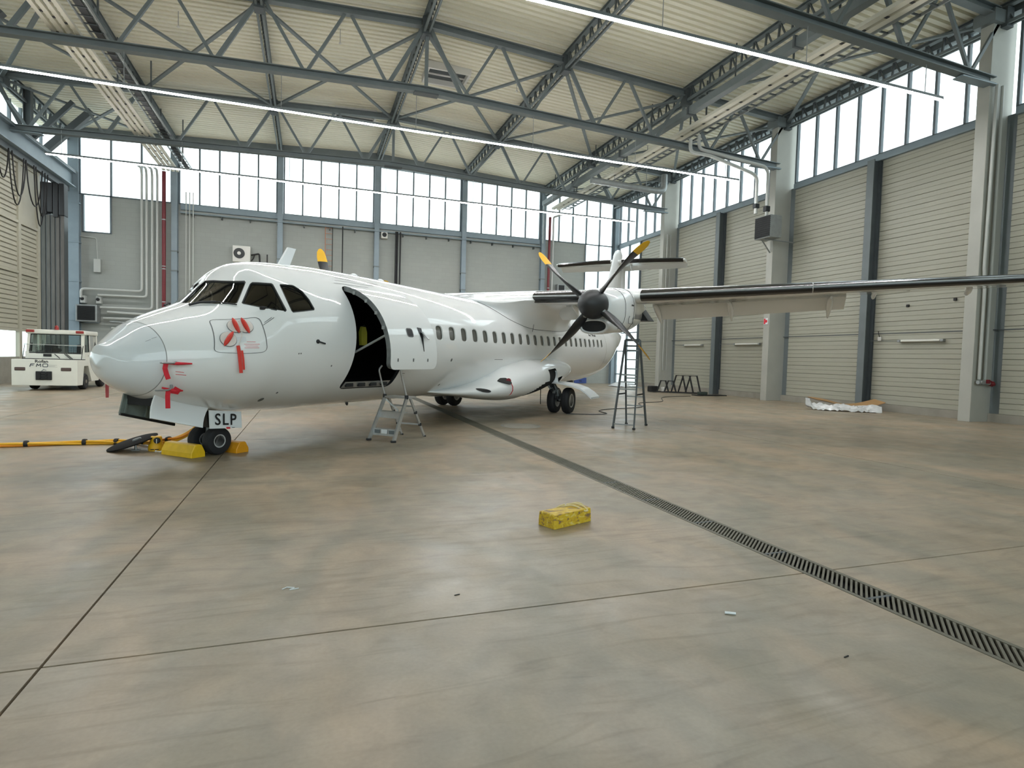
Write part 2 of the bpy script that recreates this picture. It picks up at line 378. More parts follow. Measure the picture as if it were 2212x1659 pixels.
# front wall behind the camera
wf = MB().box(XL-0.3, XR+0.3, YF-0.3, YF, 0, 2.2).build('wall_front', M['cream']); tag(wf, 'front hangar wall behind the viewer', 'wall', kind='structure')

# ---- windows: mullions and frosted panes
WN = [0]
def window(axis, at, a, b, z0, z1, n, label, pane='pane', transoms=(), fw=0.085, hf=None):
    """axis 'x': window lies in a wall facing X at X=at, running along Y from a to b; axis 'y': in a wall at Y=at along X"""
    WN[0] += 1
    root = empty('window_%d' % WN[0]); tag(root, label, 'window', kind='structure')
    hf = hf or (lambda t: z1)
    def B(name, t0, t1, d0, d1, za, zb, m):
        mb = MB()
        if axis == 'x': mb.box(at+d0, at+d1, t0, t1, za, zb)
        else: mb.box(t0, t1, at+d0, at+d1, za, zb)
        return mb.build(name, m, root)
    pw = (b-a)/n
    for k in range(n+1):
        t = a+k*pw; B('mullion', t-fw/2, t+fw/2, -0.05, 0.09, z0, hf(t), M['frame'])
    fb = MB()
    B('sill_frame', a, b, -0.05, 0.09, z0, z0+0.06, M['frame'])
    for tz in transoms: B('transom', a, b, -0.04, 0.08, tz-0.03, tz+0.03, M['frame'])
    for k in range(n):
        t0, t1 = a+k*pw+fw/2, a+(k+1)*pw-fw/2; zs = [z0+0.06]+[t_ for t_ in transoms]+[None]
        for i in range(len(zs)-1):
            za = zs[i]+(0.03 if i else 0); zb = zs[i+1]-0.03 if zs[i+1] else None
            h0 = hf(t0) if zb is None else zb; h1 = hf(t1) if zb is None else zb
            mb = MB(); d = 0.03
            P = [(t0, za), (t1, za), (t1, h1), (t0, h0)]
            mb.add([(at+d, t, z) if axis == 'x' else (t, at+d, z) for t, z in P], [(0, 1, 2, 3)])
            mb.build('pane', M[pane], root)
    return root
window('x', XR, 22.18, 30.65, SILL+0.14, HEAD, 8, 'high frosted window band on right wall between far and heater columns')
window('x', XR, 13.18, 21.64, SILL+0.14, HEAD, 8, 'high frosted window band on right wall in front of heater column')
window('x', XR, 4.18, 12.64, SILL+0.14, HEAD, 8, 'high frosted window band at right edge beyond the piped column')
window('x', XR, -13.2, 3.64, SILL+0.14, HEAD, 14, 'high frosted window band on right wall behind the viewer')
window('x', XR, 31.18, 37.9, SILL+0.14, HEAD, 6, 'high frosted window band on right wall next to the far corner')
window('x', XR-0.05, 34.95, 37.85, 0.06, SILL-0.12, 2, 'tall glazed strip of the far corner behind the tail', 'pane', (0.75, 2.4, 3.7, 6.2, 8.2))
CX_ = [-12.1, -7.3, -1.72, 3.96, 9.62, 15.3, 21.05]
hb = lambda t: HEAD+0.03+0.35*(1-abs(t-XC)/17.3)
nm = ['behind the grey riser pipes', 'above the cooling unit', 'above the orange ladder', 'above the black cable bundle', 'left of the far red pipe', 'over the tailplane']
for k in range(6):
    window('y', YB, CX_[k]+0.2, CX_[k+1]-0.2, SILL, 0, 3 if k == 0 else 5, 'high frosted window on back wall %s' % nm[k], hf=hb)
window('y', YB, -11.75, -10.45, 7.95, SILL, 1, 'small lower frosted window at left end of back wall')
window('y', YB, 18.68, 20.85, 6.2, SILL, 2, 'lower frosted window on back wall behind the propeller')
window('y', YF-0.1, XL, XR, 2.2, 13.3, 30, 'tall frosted glazing of the unseen front wall, enlarged to light the aircraft', transoms=(5.9, 9.6))  # unseen high window band, extended downwards to brighten the fuselage side
window('x', XL-0.1, -13.0, 37.5, 11.2, HEAD, 44, 'high frosted window band above the sliding door girder')
# sill beams of the right wall
for a, b in ((31.18, 37.9), (22.18, 30.65), (13.18, 21.64), (4.18, 12.64), (-13.2, 3.64)):
    mb = MB().bbox(XR-0.14, XR+0.12, a, b, SILL-0.12, SILL+0.14, 0.04); o = mb.build('sill_beam', M['steelblue'], wr)

# eave beams
MB().box(XR-0.10, XR+0.2, YF, YB, HEAD, HEAD+0.36).build('eave_beam', M['steel'], wr)
eb = MB()
for xe in (XL, XR): eb.prism([(XC, YB-0.2, hb(XC)), (xe, YB-0.2, hb(xe)), (xe, YB-0.2, hb(xe)+0.42), (XC, YB-0.2, hb(XC)+0.85)], (0, 0.4, 0))
eb.build('eave_beam', M['steel'], wb)
# portals (sampling aid for the daylight coming through the bands)
portal('daylight_right', (XR+0.25, 12.2, 11.65), (0, radians(90), 0), 3.2, 51)
portal('daylight_left', (XL-0.3, 12.2, 12.2), (0, radians(-90), 0), 2.1, 51)
portal('daylight_back', (4.3, YB+0.35, 11.8), (radians(-90), 0, 0), 33.5, 3.7)
portal('daylight_front', (4.0, YF-0.35, 7.75), (radians(90), 0, 0), 34, 11.1)
portal('daylight_corner', (XR+0.2, 36.4, 5.0), (0, radians(90), 0), 9.8, 2.9)
portal('daylight_left_low', (-12.75, 20, 1.75), (0, radians(-90), 0), 1.1, 28)

# ---- columns on the right wall
def column(y, label):
    o = MB().bbox(20.42, XR+0.25, y-0.02, y+0.36, 0, 12.95, 0.012).build('column', M['colpaint']); tag(o, label, 'column', kind='structure')
    MB().box(20.25, 20.75, y-0.16, y+0.5, 12.72, 13.12).build('bracket', M['steel'], o)
    MB().box(20.40, XR, y-0.04, y+0.40, 12.9, 13.25).build('cap_plate', M['steel'], o)
    return o
column(31.0, 'flat grey concrete column on right wall behind the wheelstand frames')
column(21.98, 'flat grey column on right wall carrying the fan heater')
column(12.98, 'flat grey column near right edge with two pipes and red valve')
column(3.98, 'flat grey column on right wall beyond the frame edge')
column(-5.02, 'flat grey column on right wall behind the viewer')
for y, lb in ((26.55, 'dark steel wall post between far column and heater column'), (17.45, 'dark steel wall post behind the crumpled plastic sheet'), (8.5, 'dark steel wall post right of the piped column')):
    o = MB().ibeam((XR-0.20, y, 0), (XR-0.20, y, SILL-0.1), 0.30, 0.40, 0.03, up=(1, 0, 0)).build('wall_post', M['steeldark']); tag(o, lb, 'post', kind='structure')
    MB().box(XR-0.425, XR-0.401, y-0.15, y+0.15, 0, SILL-0.1).build('lit_flange', M['steel'], o)  # paler plate on the hall face: lit and shaded sides put into the paint
# columns on the back wall
nm = ['left corner', 'behind the red riser pipe', 'right of the cooling unit', 'left of the black cable bundle', 'in the middle of the bare wall', 'beside the far red pipe', 'far right corner']
for x, lb in zip(CX_[:], nm):
    w = 0.30 if x > -12 else 0.5
    top = hb(x)-0.02
    o = MB().ibeam((x, YB-0.17, 0), (x, YB-0.17, top), w, 0.34, 0.03, up=(0, 1, 0)).build('column', M['steelblue']); tag(o, 'blue-grey steel column on back wall, '+lb, 'column', kind='structure')
    if x > -12:
        for z in (6.1, 7.2): MB().box(x-w/2-.02, x+w/2+.02, YB-0.36, YB-0.02, z, z+0.08).build('stiffener', M['steel'], o)
    else:
        for z in (3.1, 5.2, 7.3, 9.4): MB().box(x-0.5, x+0.28, YB-0.36, YB-0.02, z, z+0.06).build('stiffener', M['steelblue'], o)

# ---- roof trusses
def chord_z(x, zr): return zr-0.05*abs(x-XC)*1.02
def truss(y, label):
    t = empty('roof_truss', (XC, y, 0)); tag(t, label, 'truss', kind='structure')
    for sg in (-1, 1):
        xe = 16.6*sg
        MB().ibeam((0, 0, 13.93), (xe, 0, 13.93-0.05*16.6), 0.26, 0.26, 0.03).build('top_chord', M['steel'], t)
        MB().ibeam((0, 0, 11.53), (16.55*sg, 0, 11.53-0.036*16.55), 0.28, 0.24, 0.03).build('bottom_chord', M['steel'], t)
        for k in range(6):
            xt, xb, xt2 = 2.82*k*sg, (2.82*k+1.41)*sg, 2.82*(k+1)*sg
            zt, zb, zt2 = 13.8-0.05*abs(xt), 11.65-0.036*abs(xb), 13.8-0.05*abs(xt2)
            w = 0.14 if k % 2 == 0 else 0.10
            MB().beam((xt+0.12*sg, 0, zt), (xb-0.07*sg, 0, zb), w, 0.10, (0, 1, 0)).build('diagonal', M['steel'], t)
            if abs(xt2) < 16.95: MB().beam((xb+0.07*sg, 0, zb), (xt2-0.12*sg, 0, zt2), 0.10, 0.08, (0, 1, 0)).build('diagonal', M['steel'], t)
        MB().box(min(15.0*sg, 16.6*sg), max(15.0*sg, 16.6*sg), -0.16, 0.16, 10.78, 10.82).build('end_plate', M['steelblue'], t)
    MB().beam((0, 0, 11.6), (0, 0, 13.85), 0.12, 0.12).build('king_post', M['steel'], t)
    MB().box(-0.45, 0.45, -0.15, 0.15, 11.36, 11.42).build('splice_plate', M['steeldark'], t)
    return t
truss(13.0, 'nearest roof truss, crossing the top right corner')
truss(22.0, 'second roof truss, ending at the heater column')
truss(31.0, 'third roof truss, ending at the far column')
truss(4.0, 'roof truss overhead of the viewer')
# lattice purlins along the hall
def purlin(x, y0, y1, label):
    zt = deck(x)-0.07; zb = zt-0.66
    t = empty('lattice_purlin', (x, 0, 0)); tag(t, label, 'purlin', kind='structure')
    MB().ibeam((0, y0, zt-0.06), (0, y1, zt-0.06), 0.20, 0.12, 0.015).build('top_chord', M['steel'], t)
    for sx in (-0.09, 0.09): MB().beam((sx, y0, zb), (sx, y1, zb), 0.07, 0.10).build('bottom_chord', M['steel'], t)
    ln = MB().beam((0, 0, 0.0), (0, 0.28, 0.58), 0.05, 0.05).beam((0, 0.30, 0.58), (0, 0.36, 0.0), 0.06, 0.06).build('lacing', M['steeldark'], t)
    y = y0; k = 0
    while y < y1-0.5:
        o = ln if k == 0 else ln.copy()
        if k: C.objects.link(o); o.parent = t
        o.location = (0, y, zb+0.02); y += 0.62; k += 1
    for yy in (13.0, 22.0, 31.0): 
        if y0 < yy < y1: MB().box(-0.16, 0.16, yy-0.22, yy+0.22, zb-0.12, zb+0.5).build('hanger_plate', M['steeldark'], t)
for x, lb in ((-7.3, 'lattice purlin directly right of the left cable trays'), (-1.72, 'lattice purlin second from the left cable trays'), (3.96, 'ridge lattice purlin in the middle of the roof'),
              (9.62, 'lattice purlin right of the ridge purlin'), (15.4, 'lattice purlin left of the right cable trays'), (20.9, 'lattice purlin along the right wall windows'), (-12.4, 'lattice purlin along the left wall windows')):
    purlin(x, 4.0, 38.0, lb)
# roof-plane cross braces
PX = [-12.4, -7.3, -1.72, 3.96, 9.62, 15.4, 20.9]
for bi, (y0, y1) in enumerate(((13.0, 22.0), (22.0, 31.0), (31.0, 38.0))):
    br = empty('roof_bracing', (0, y0, 0)); tag(br, ['diagonal roof braces between nearest and second truss', 'diagonal roof braces between second and third truss', 'diagonal roof braces between third truss and back wall'][bi], 'bracing', kind='structure')
    if bi != 1: rngs = ((0, 1), (5, 6))
    else: rngs = [(i, i+1) for i in range(6)]
    for i, j in rngs:
        for a, b in ((i, j), (j, i)):
            MB().beam((PX[a], 0.1, deck(PX[a])-0.55), (PX[b], y1-y0-0.1, deck(PX[b])-0.55), 0.14, 0.07).build('brace', M['steel'], br)
# ---- left side: sliding doors, girder, parked leaf
wl_ = MB().box(XL-0.3, XL-0.02, YF, 38.0, 9.9, 11.2).build('wall_left', M['steel']); tag(wl_, 'left hangar wall above the sliding doors', 'wall', kind='structure')
gd = empty('door_girder', (-12.15, 0, 0)); tag(gd, 'heavy steel sliding-door girder along the left wall', 'girder', kind='structure')
MB().ibeam((0, YF, 10.62), (0, 37.9, 10.62), 0.42, 0.80, 0.05).build('main_beam', M['steelblue'], gd)
MB().box(-0.28, -0.03, YF, 37.6, 9.95, 10.25).build('lower_rail', M['steeldark'], gd)
MB().box(0.05, 0.22, YF, 37.9, 11.02, 11.10).build('top_flange', M['steel'], gd)
for yy in (33.0, 24.0, 15.0):
    MB().ibeam((-0.1, yy, 11.0), (-0.1, yy, 13.4), 0.3, 0.3, 0.03, up=(1, 0, 0)).build('girder_post', M['steeldark'], gd)
    MB().beam((-0.05, yy+0.1, 11.1), (1.6, yy+0.1, 13.1), 0.16, 0.2).build('girder_brace', M['steeldark'], gd)
    MB().beam((-0.05, yy+1.6, 11.1), (1.9, yy+1.6, 13.3), 0.3, 0.3).build('girder_brace', M['steeldark'], gd)
    MB().beam((-0.1, yy-0.2, 11.2), (-0.1, yy-4.2, 13.2), 0.12, 0.12).build('girder_brace', M['steeldark'], gd)
dl = empty('door_1', (-12.45, 0, 0)); tag(dl, 'tall cream sliding hangar door leaf with ribbed panels on left wall', 'door', kind='structure')
Y0, Y1 = 25.0, 34.45
for yy in (25.1, 28.6, 32.35, 34.35): MB().box(-0.06, 0.10, yy-0.12, yy+0.12, 0, 9.95).build('stile', M['cream'], dl)
for z0, z1 in ((0.0, 1.15), (2.3, 2.42), (4.9, 5.02), (7.15, 7.27), (9.8, 9.95)): MB().box(-0.05, 0.09 if z0 else 0.07, Y0, Y1, z0, z1).build('rail', M['cream'] if z0 else M['concrete'], dl)
for (a, b) in ((25.2, 28.5), (28.7, 32.25), (32.45, 34.25)):
    o0 = None
    for zz0, zz1 in ((2.42, 4.9), (5.02, 7.15), (7.27, 9.8)):
        if zz0 > 7 and a > 32: MB().box(-0.03, 0.02, a, b, zz0, zz1).build('flat_panel', M['cream'], dl); continue
        nn = int((zz1-zz0)/0.2)
        for k in range(nn):
            if o0 is None:
                mb = MB(); mb.grid([[(0.0, y_, 0), (0.03, y_, 0.02), (0.03, y_, 0.165), (0.0, y_, 0.185)] for y_ in (0, b-a)]); o0 = mb.build('plank', M['cream'], dl); o = o0
            else: o = o0.copy(); C.objects.link(o); o.parent = dl
            o.location = (0, a, zz0+k*(zz1-zz0)/nn)
    MB().add([(0, a, 1.15), (0, b, 1.15), (0, b, 2.3), (0, a, 2.3)], [(0, 1, 2, 3)]).build('pane', M['clearpane'], dl)
MB().box(-0.04, -0.02, Y0, 34.4, 2.35, 9.9).build('backing', M['cream'], dl)
dl2 = MB().box(-12.7, -12.5, YF, 24.95, 2.3, 9.9).box(-12.7, -12.5, YF, 24.95, 0, 1.15).build('door_2', M['cream']); tag(dl2, 'near cream sliding door leaf outside the picture', 'door', kind='structure')
MB().add([(-12.6, YF, 1.15), (-12.6, 24.95, 1.15), (-12.6, 24.95, 2.3), (-12.6, YF, 2.3)], [(0, 1, 2, 3)]).build('pane', M['clearpane'], dl2)
pk = empty('door_3', (-12.45, 36.0, 0)); tag(pk, 'dark grey weathered door leaf edge with black brush top, parked in the left corner', 'door', kind='structure')
MB().box(-0.6, 0.56, 0, 0.5, 0, 8.35).build('leaf_edge', M['steeldark'], pk)
for k in range(6): MB().box(-0.58+k*0.2, -0.44+k*0.2, -0.05, 0.0, 0.02, 8.3).build('rib', mat('weathered_rib_%d' % k, (66+3*k, 67+2*k, 63+2*k), 0.8, var=0.2, scale=3, stretch=(3, 3, .4)), pk)
for k in range(5): MB().bbox(-0.62+k*0.245, -0.39+k*0.245, -0.12, 0.45, 8.2+0.12*(k % 3), 9.93, 0.04).build('brush_strip', M['cable'], pk)
# hanging festoon cables under the girder
for i, (ya, yb, zz) in enumerate(((29.6, 30.6, 8.6), (30.6, 32.0, 7.75), (30.9, 32.2, 8.2), (32.2, 33.9, 8.1), (33.0, 34.2, 7.3), (33.2, 34.5, 7.8))):
    pts = [(-12.05, ya+(yb-ya)*t/10, 9.95-(9.95-zz)*(1-(2*t/10-1)**2)**0.7) for t in range(11)]
    o = MB().tube(pts, 0.028, 6).build('hanging_cable', M['cable'], smooth=60)
    tag(o, ['black cable loop at left frame edge under the girder', 'longest wide black cable loop under the girder', 'inner black cable loop under the girder', 'wide black cable loop left of the parked leaf', 'deepest black cable loop beside the parked leaf', 'shallow black cable loop beside the parked leaf'][i], 'cable', 'festoon cables under the girder')

# ---- roof vents
for x0, x1, y0, y1, lb in ((4.75, 6.45, 25.3, 26.6, 'white framed smoke vent in the roof nearer the viewer'), (1.2, 3.08, 31.4, 32.7, 'white framed smoke vent in the roof above the long lamp')):
    z = deck((x0+x1)/2); v = empty('roof_vent', ((x0+x1)/2, (y0+y1)/2, z)); tag(v, lb, 'vent'); hx_, hy_ = (x1-x0)/2, (y1-y0)/2
    for a in ((-hx_-.1, -hx_, -hy_-.1, hy_+.1), (hx_, hx_+.1, -hy_-.1, hy_+.1), (-hx_, hx_, -hy_-.1, -hy_), (-hx_, hx_, hy_, hy_+.1)): MB().box(a[0], a[1], a[2], a[3], -0.28, 0.02).build('curb', M['acwhite'], v)
    MB().box(-hx_, hx_, -hy_, hy_, -0.05, -0.03).build('lid', M['steeldark'], v)
    MB().beam((-hx_, 0, -0.16), (hx_, 0, -0.16), 0.05, 0.05).build('actuator', M['acwhite'], v)

# ============================================================ AIRCRAFT
HD = 0.79701326
ac = empty('airliner', (-1.50281335, 10.43119173, 0)); tag(ac, 'white twin-propeller airliner with open cargo door parked in the hangar', 'aircraft')
fwd = Vector((-cos(HD), -sin(HD), 0)); lft = Vector((sin(HD), -cos(HD), 0))
ac.matrix_world = Matrix(((-fwd.x, -lft.x, 0, ac.location.x), (-fwd.y, -lft.y, 0, ac.location.y), (0, 0, 1, 0), (0, 0, 0, 1)))
ACM = ac.matrix_world.copy()
def L(s, y, z): return Vector((s, -y, z))                         # s aft of the nose wheel, y to the left, z up -> local axes
def pchip(xs, ys, x):
    n = len(xs)
    if x <= xs[0]: return ys[0]
    if x >= xs[-1]: return ys[-1]
    h = [xs[i+1]-xs[i] for i in range(n-1)]; d = [(ys[i+1]-ys[i])/h[i] for i in range(n-1)]
    def sl(i):
        if i == 0: return d[0]
        if i == n-1: return d[-1]
        if d[i-1]*d[i] <= 0: return 0.0
        w1, w2 = 2*h[i]+h[i-1], h[i]+2*h[i-1]; return (w1+w2)/(w1/d[i-1]+w2/d[i])
    k = 0
    while x > xs[k+1]: k += 1
    t = (x-xs[k])/h[k]
    return (1+2*t)*(1-t)**2*ys[k]+t*(1-t)**2*h[k]*sl(k)+t*t*(3-2*t)*ys[k+1]+t*t*(t-1)*h[k]*sl(k+1)
SN = -1.708
DD = [sqrt(v) for v in (0, .03, .1, .25, .5, .9, 1.3, 1.55, 1.8, 2.1, 2.5, 3.0, 3.6, 5, 8.5, 18.5, 20.5, 23, 25.5, 27.6)]
WID = [.0, .17, .32, .52, .76, 1.0, 1.14, 1.2, 1.25, 1.3, 1.35, 1.39, 1.42, 1.432, 1.432, 1.432, 1.40, 1.05, .55, .05]
TOP = [1.438, 1.703, 1.734, 1.854, 2.053, 2.246, 2.416, 2.574, 2.788, 3.111, 3.201, 3.248, 3.287, 3.317, 3.327, 3.488, 3.53, 3.514, 3.37, 3.171]
BOT = [1.438, 1.387, 1.259, 1.124, 0.99, 0.856, 0.766, 0.711, 0.676, 0.664, 0.66, 0.643, 0.653, 0.648, 0.669, 0.776, 0.922, 1.679, 2.4, 2.999]
_c = {}
def sec(s):
    k = round(s, 4)
    if k not in _c:
        q = sqrt(max(0, s-SN)); _c[k] = (pchip(DD, TOP, q), pchip(DD, BOT, q), pchip(DD, WID, q))
    return _c[k]
def fp(s, a):                                                     # a: degrees round the section, 0 = left side, 90 = top
    t, b, w = sec(s); r = radians(a); return L(s, w*cos(r), (t+b)/2+(t-b)/2*sin(r))
def fn(s, a):
    e = 0.004; ds = fp(s+e, a)-fp(max(SN+1e-4, s-e), a); da = fp(s, a+0.3)-fp(s, a-0.3)
    n = da.cross(ds); c0 = fp(s, a)-L(s, 0, (sec(s)[0]+sec(s)[1])/2)
    if n.length < 1e-12: return Vector((-1, 0, 0))
    n.normalize(); return n if n.dot(c0) > 0 or abs(n.x) > .9 and n.x < 0 else -n
def fo(s, a, off): return fp(s, a)+fn(s, a)*off
KA = radians(1)*1.38                                              # metres per degree
def rpoly(pts, r, n=5):
    """round the corners of a polygon given in (s, degrees)"""
    P = [Vector((p[0], p[1]*KA)) for p in pts]; out = []; N = len(P)
    for i in range(N):
        a, b = P[i-1]-P[i], P[(i+1) % N]-P[i]; rr = min(r, a.length*.45, b.length*.45); p0 = P[i]+a.normalized()*rr; p1 = P[i]+b.normalized()*rr
        for k in range(n+1):
            t = k/n; v = (1-t)**2*p0+2*t*(1-t)*P[i]+t*t*p1; out.append((v.x, v.y/KA))
    return out
def dens(poly, step=0.08):
    out = []; N = len(poly)
    for i in range(N):
        a, b = poly[i], poly[(i+1) % N]; d = hypot(b[0]-a[0], (b[1]-a[1])*KA); k = max(1, int(d/step))
        for j in range(k): out.append((a[0]+(b[0]-a[0])*j/k, a[1]+(b[1]-a[1])*j/k))
    return out
def inside(p, poly):
    c = False; x, y = p; j = len(poly)-1
    for i in range(len(poly)):
        (xi, yi), (xj, yj) = poly[i], poly[j]
        if (yi > y) != (yj > y) and x < (xj-xi)*(y-yi)/(yj-yi)+xi: c = not c
        j = i
    return c
def near(p, poly, d):
    for q in poly:
        if abs(p[0]-q[0]) < d and abs(p[1]-q[1])*KA < d and hypot(p[0]-q[0], (p[1]-q[1])*KA) < d: return True
    return False
def sheet(svals, avals, holes):
    """triangulated (s,a) sheet with the holes cut out; returns points, faces"""
    boxes = [(min(p[0] for p in h)-.1, max(p[0] for p in h)+.1, min(p[1] for p in h)-4, max(p[1] for p in h)+4) for h in holes]
    pts = []
    for s in svals:
        for a in avals:
            ok = True
            for h, bx in zip(holes, boxes):
                if bx[0] < s < bx[1] and bx[2] < a < bx[3] and (inside((s, a), h) or near((s, a), h, 0.025)): ok = False; break
            if ok: pts.append((s, a))
    edges = []
    for h in holes:
        k = len(pts); pts += h; edges += [(k+i, k+(i+1) % len(h)) for i in range(len(h))]
    v, e, f, *_ = delaunay_2d_cdt([Vector((p[0], p[1]*KA)) for p in pts], edges, [], 0, 1e-6)
    P = [(q.x, q.y/KA) for q in v]; F = []
    for t in f:
        c0 = (sum(P[i][0] for i in t)/len(t), sum(P[i][1] for i in t)/len(t))
        if not any(bx[0] < c0[0] < bx[1] and bx[2] < c0[1] < bx[3] and inside(c0, h) for h, bx in zip(holes, boxes)): F.append(tuple(t))
    return P, F
def skin(name, P, F, off, m, parent, flip=False, tf=None, weld=False):
    vs_ = [fo(s, a, off) for s, a in P]; ns = [fn(s, a) for s, a in P]
    if tf: vs_ = [tf(v) for v in vs_]; o0 = tf(Vector((0, 0, 0))); ns = [tf(n)-o0 for n in ns]
    me = bpy.data.meshes.new(name); me.from_pydata([v[:] for v in vs_], [], F); me.materials.append(m)
    bm = bmesh.new(); bm.from_mesh(me)
    for f in bm.faces:
        i = f.verts[0].index
        d = f.normal.dot(ns[i])
        if (d < 0) != flip: f.normal_flip()
    bm.to_mesh(me); bm.free(); me.shade_smooth()
    me.normals_split_custom_set_from_vertices([(-n if flip else n)[:] for n in ns])
    o = bpy.data.objects.new(name, me); C.objects.link(o); o.parent = parent; return o
def ring(name, poly, w, off, m, parent, tf=None, inward=False):
    """thin band along a closed (s,a) outline"""
    N = len(poly); cs = sum(p[0] for p in poly)/N; ca = sum(p[1] for p in poly)/N; out = []
    for i in range(N):
        a, b = poly[i-1], poly[(i+1) % N]; t = Vector((b[0]-a[0], (b[1]-a[1])*KA)); nrm = Vector((t.y, -t.x)).normalized()
        if nrm.dot(Vector((poly[i][0]-cs, (poly[i][1]-ca)*KA))) < 0: nrm = -nrm
        if inward: nrm = -nrm
        out.append((poly[i][0]+nrm.x*w, poly[i][1]+nrm.y*w/KA))
    P = list(poly)+out; F = [(i, (i+1) % N, N+(i+1) % N, N+i) for i in range(N)]
    return skin(name, P, F, off, m, parent, tf=tf)
def patch(name, poly, off, m, parent, tf=None, step=0.12):
    s0, s1 = min(p[0] for p in poly), max(p[0] for p in poly); a0, a1 = min(p[1] for p in poly), max(p[1] for p in poly)
    pts = list(poly); edges = [(i, (i+1) % len(poly)) for i in range(len(poly))]
    k = max(1, int((s1-s0)/step)); q = max(1, int((a1-a0)*KA/step))
    for i in range(1, k):
        for j in range(1, q):
            c0 = (s0+(s1-s0)*i/k, a0+(a1-a0)*j/q)
            if inside(c0, poly) and not near(c0, poly, 0.02): pts.append(c0)
    v, e, f, *_ = delaunay_2d_cdt([Vector((p[0], p[1]*KA)) for p in pts], edges, [], 1, 1e-6)
    P = [(x.x, x.y/KA) for x in v]
    F = [tuple(t) for t in f if inside((sum(P[i][0] for i in t)/len(t), sum(P[i][1] for i in t)/len(t)), poly)]
    return skin(name, P, F, off, m, parent, tf=tf)
mirror = lambda poly: [(s, 180-a) for s, a in poly][::-1]

# openings
COCK = [[(-0.479, 89.6), (-0.302, 96.9), (-0.156, 101.5), (-0.034, 104.3), (0.068, 105.5), (0.130, 103.5), (0.100, 93.3), (0.088, 84.1), (0.106, 76.4), (0.138, 69.4), (0.174, 64.0), (0.168, 62.4), (0.125, 61.2), (0.064, 59.1), (0.001, 56.7), (-0.062, 54.2), (-0.116, 52.0), (-0.136, 52.4), (-0.224, 57.4), (-0.312, 63.9), (-0.39, 70.9), (-0.453, 78.8)],
        [(-0.060, 49.1), (0.004, 51.6), (0.076, 54.3), (0.143, 56.5), (0.190, 57.6), (0.210, 57.2), (0.24, 54.1), (0.281, 50.4), (0.332, 47.1), (0.385, 45.3), (0.394, 44.2), (0.38, 38.1), (0.378, 31.8), (0.389, 25.7), (0.408, 21.0), (0.400, 20.4), (0.256, 25.5), (0.136, 33.6), (0.027, 41.1), (-0.055, 47.6)],
        [(0.507, 20.2), (0.485, 30.4), (0.508, 42.0), (0.52, 43.0), (0.627, 42.3), (0.738, 41.6), (0.756, 41.2), (0.799, 38.8), (0.853, 36.1), (0.878, 32.4), (0.91, 28.8), (0.929, 24.6), (0.950, 21.4), (0.940, 20.5), (0.724, 19.4), (0.52, 19.0)]]
FARW = [(-0.45, 95.5), (-0.30, 101.8), (-0.156, 106.2), (-0.034, 109.0), (0.06, 110.2), (0.12, 110.8), (0.17, 114.0), (0.174, 117.6), (0.125, 119), (0.0, 123.3), (-0.12, 127.6), (-0.224, 122.6), (-0.312, 116.1), (-0.39, 109.1), (-0.445, 101.0)]
DOOR = dens(rpoly([(1.84, 45), (3.35, 45), (3.35, -46), (1.84, -46)], 0.16, 6), 0.1)
WINS = []
for k in range(25):
    s = 4.05+0.549*k; a0 = 9.0+0.05*k
    WINS.append(rpoly([(s-0.135, a0-7.4), (s+0.135, a0-7.4), (s+0.135, a0+7.4), (s-0.135, a0+7.4)], 0.115, 4))
SV = [SN+0.478+0.008]; s = SV[0]
while s < 4.0: s += 0.07; SV.append(s)
while s < 17.8: s += 0.16; SV.append(min(s, 17.9))
AV = [-90+360*k/96 for k in range(97)]
COCKR = [FARW]+[mirror(p) for p in COCK[1:]]
holes = COCK+COCKR+[DOOR]+WINS
P, F = sheet(SV, AV, holes)
fus = skin('fuselage', P, F, 0.0, M['white'], ac)
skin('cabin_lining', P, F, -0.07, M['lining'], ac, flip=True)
# radome and tail cone
def shell(name, sv, m):
    P = [(s, a) for s in sv for a in AV]; n = len(AV); F = [(i*n+k, i*n+k+1, (i+1)*n+k+1, (i+1)*n+k) for i in range(len(sv)-1) for k in range(n-1)]
    return skin(name, P, F, 0.0, m, ac)
shell('radome', [SN+1e-6+0.478*(t/26)**2 for t in range(27)], M['radome'])
shell('tail_cone', [17.915+(25.85-17.915)*t/50 for t in range(51)], M['white'])
for sv in ((SN+0.474, SN+0.492), (17.895, 17.92)):
    P = [(s, a) for s in sv for a in AV]; n = len(AV)
    skin('seam_ring', P, [(k, k+1, n+k+1, n+k) for k in range(n-1)], -0.006, M['seam'], ac)
MB().loft([[fp(17.9, a)*1.0 for a in AV[:-1]], [fp(17.92, a) for a in AV[:-1]]]).build('aft_bulkhead', M['lining'], ac)
# cockpit glazing
for p, p2 in zip(COCK, COCKR):
    for q in (p, p2):
        w = patch('cockpit_window', q, -0.02, M['cabinglass'], ac); ring('window_seal', q, 0.012, 0.002, M['rubber'], w)
        ring('window_reveal', q, 0.012, -0.012, M['rubber'], w, inward=True)
# cabin windows
for p in WINS:
    w = patch('cabin_window', p, -0.028, M['cabinwin'], ac, step=0.2); ring('window_frame', p, 0.018, -0.012, M['winframe'], w, inward=True)
    N = len(p); q = [fo(s, a, 0) for s, a in p]+[fo(s, a, -0.03) for s, a in p]
    MB().add(q, [(i, (i+1) % N, N+(i+1) % N, N+i) for i in range(N)]).build('window_reveal', M['white'], w, smooth=60)
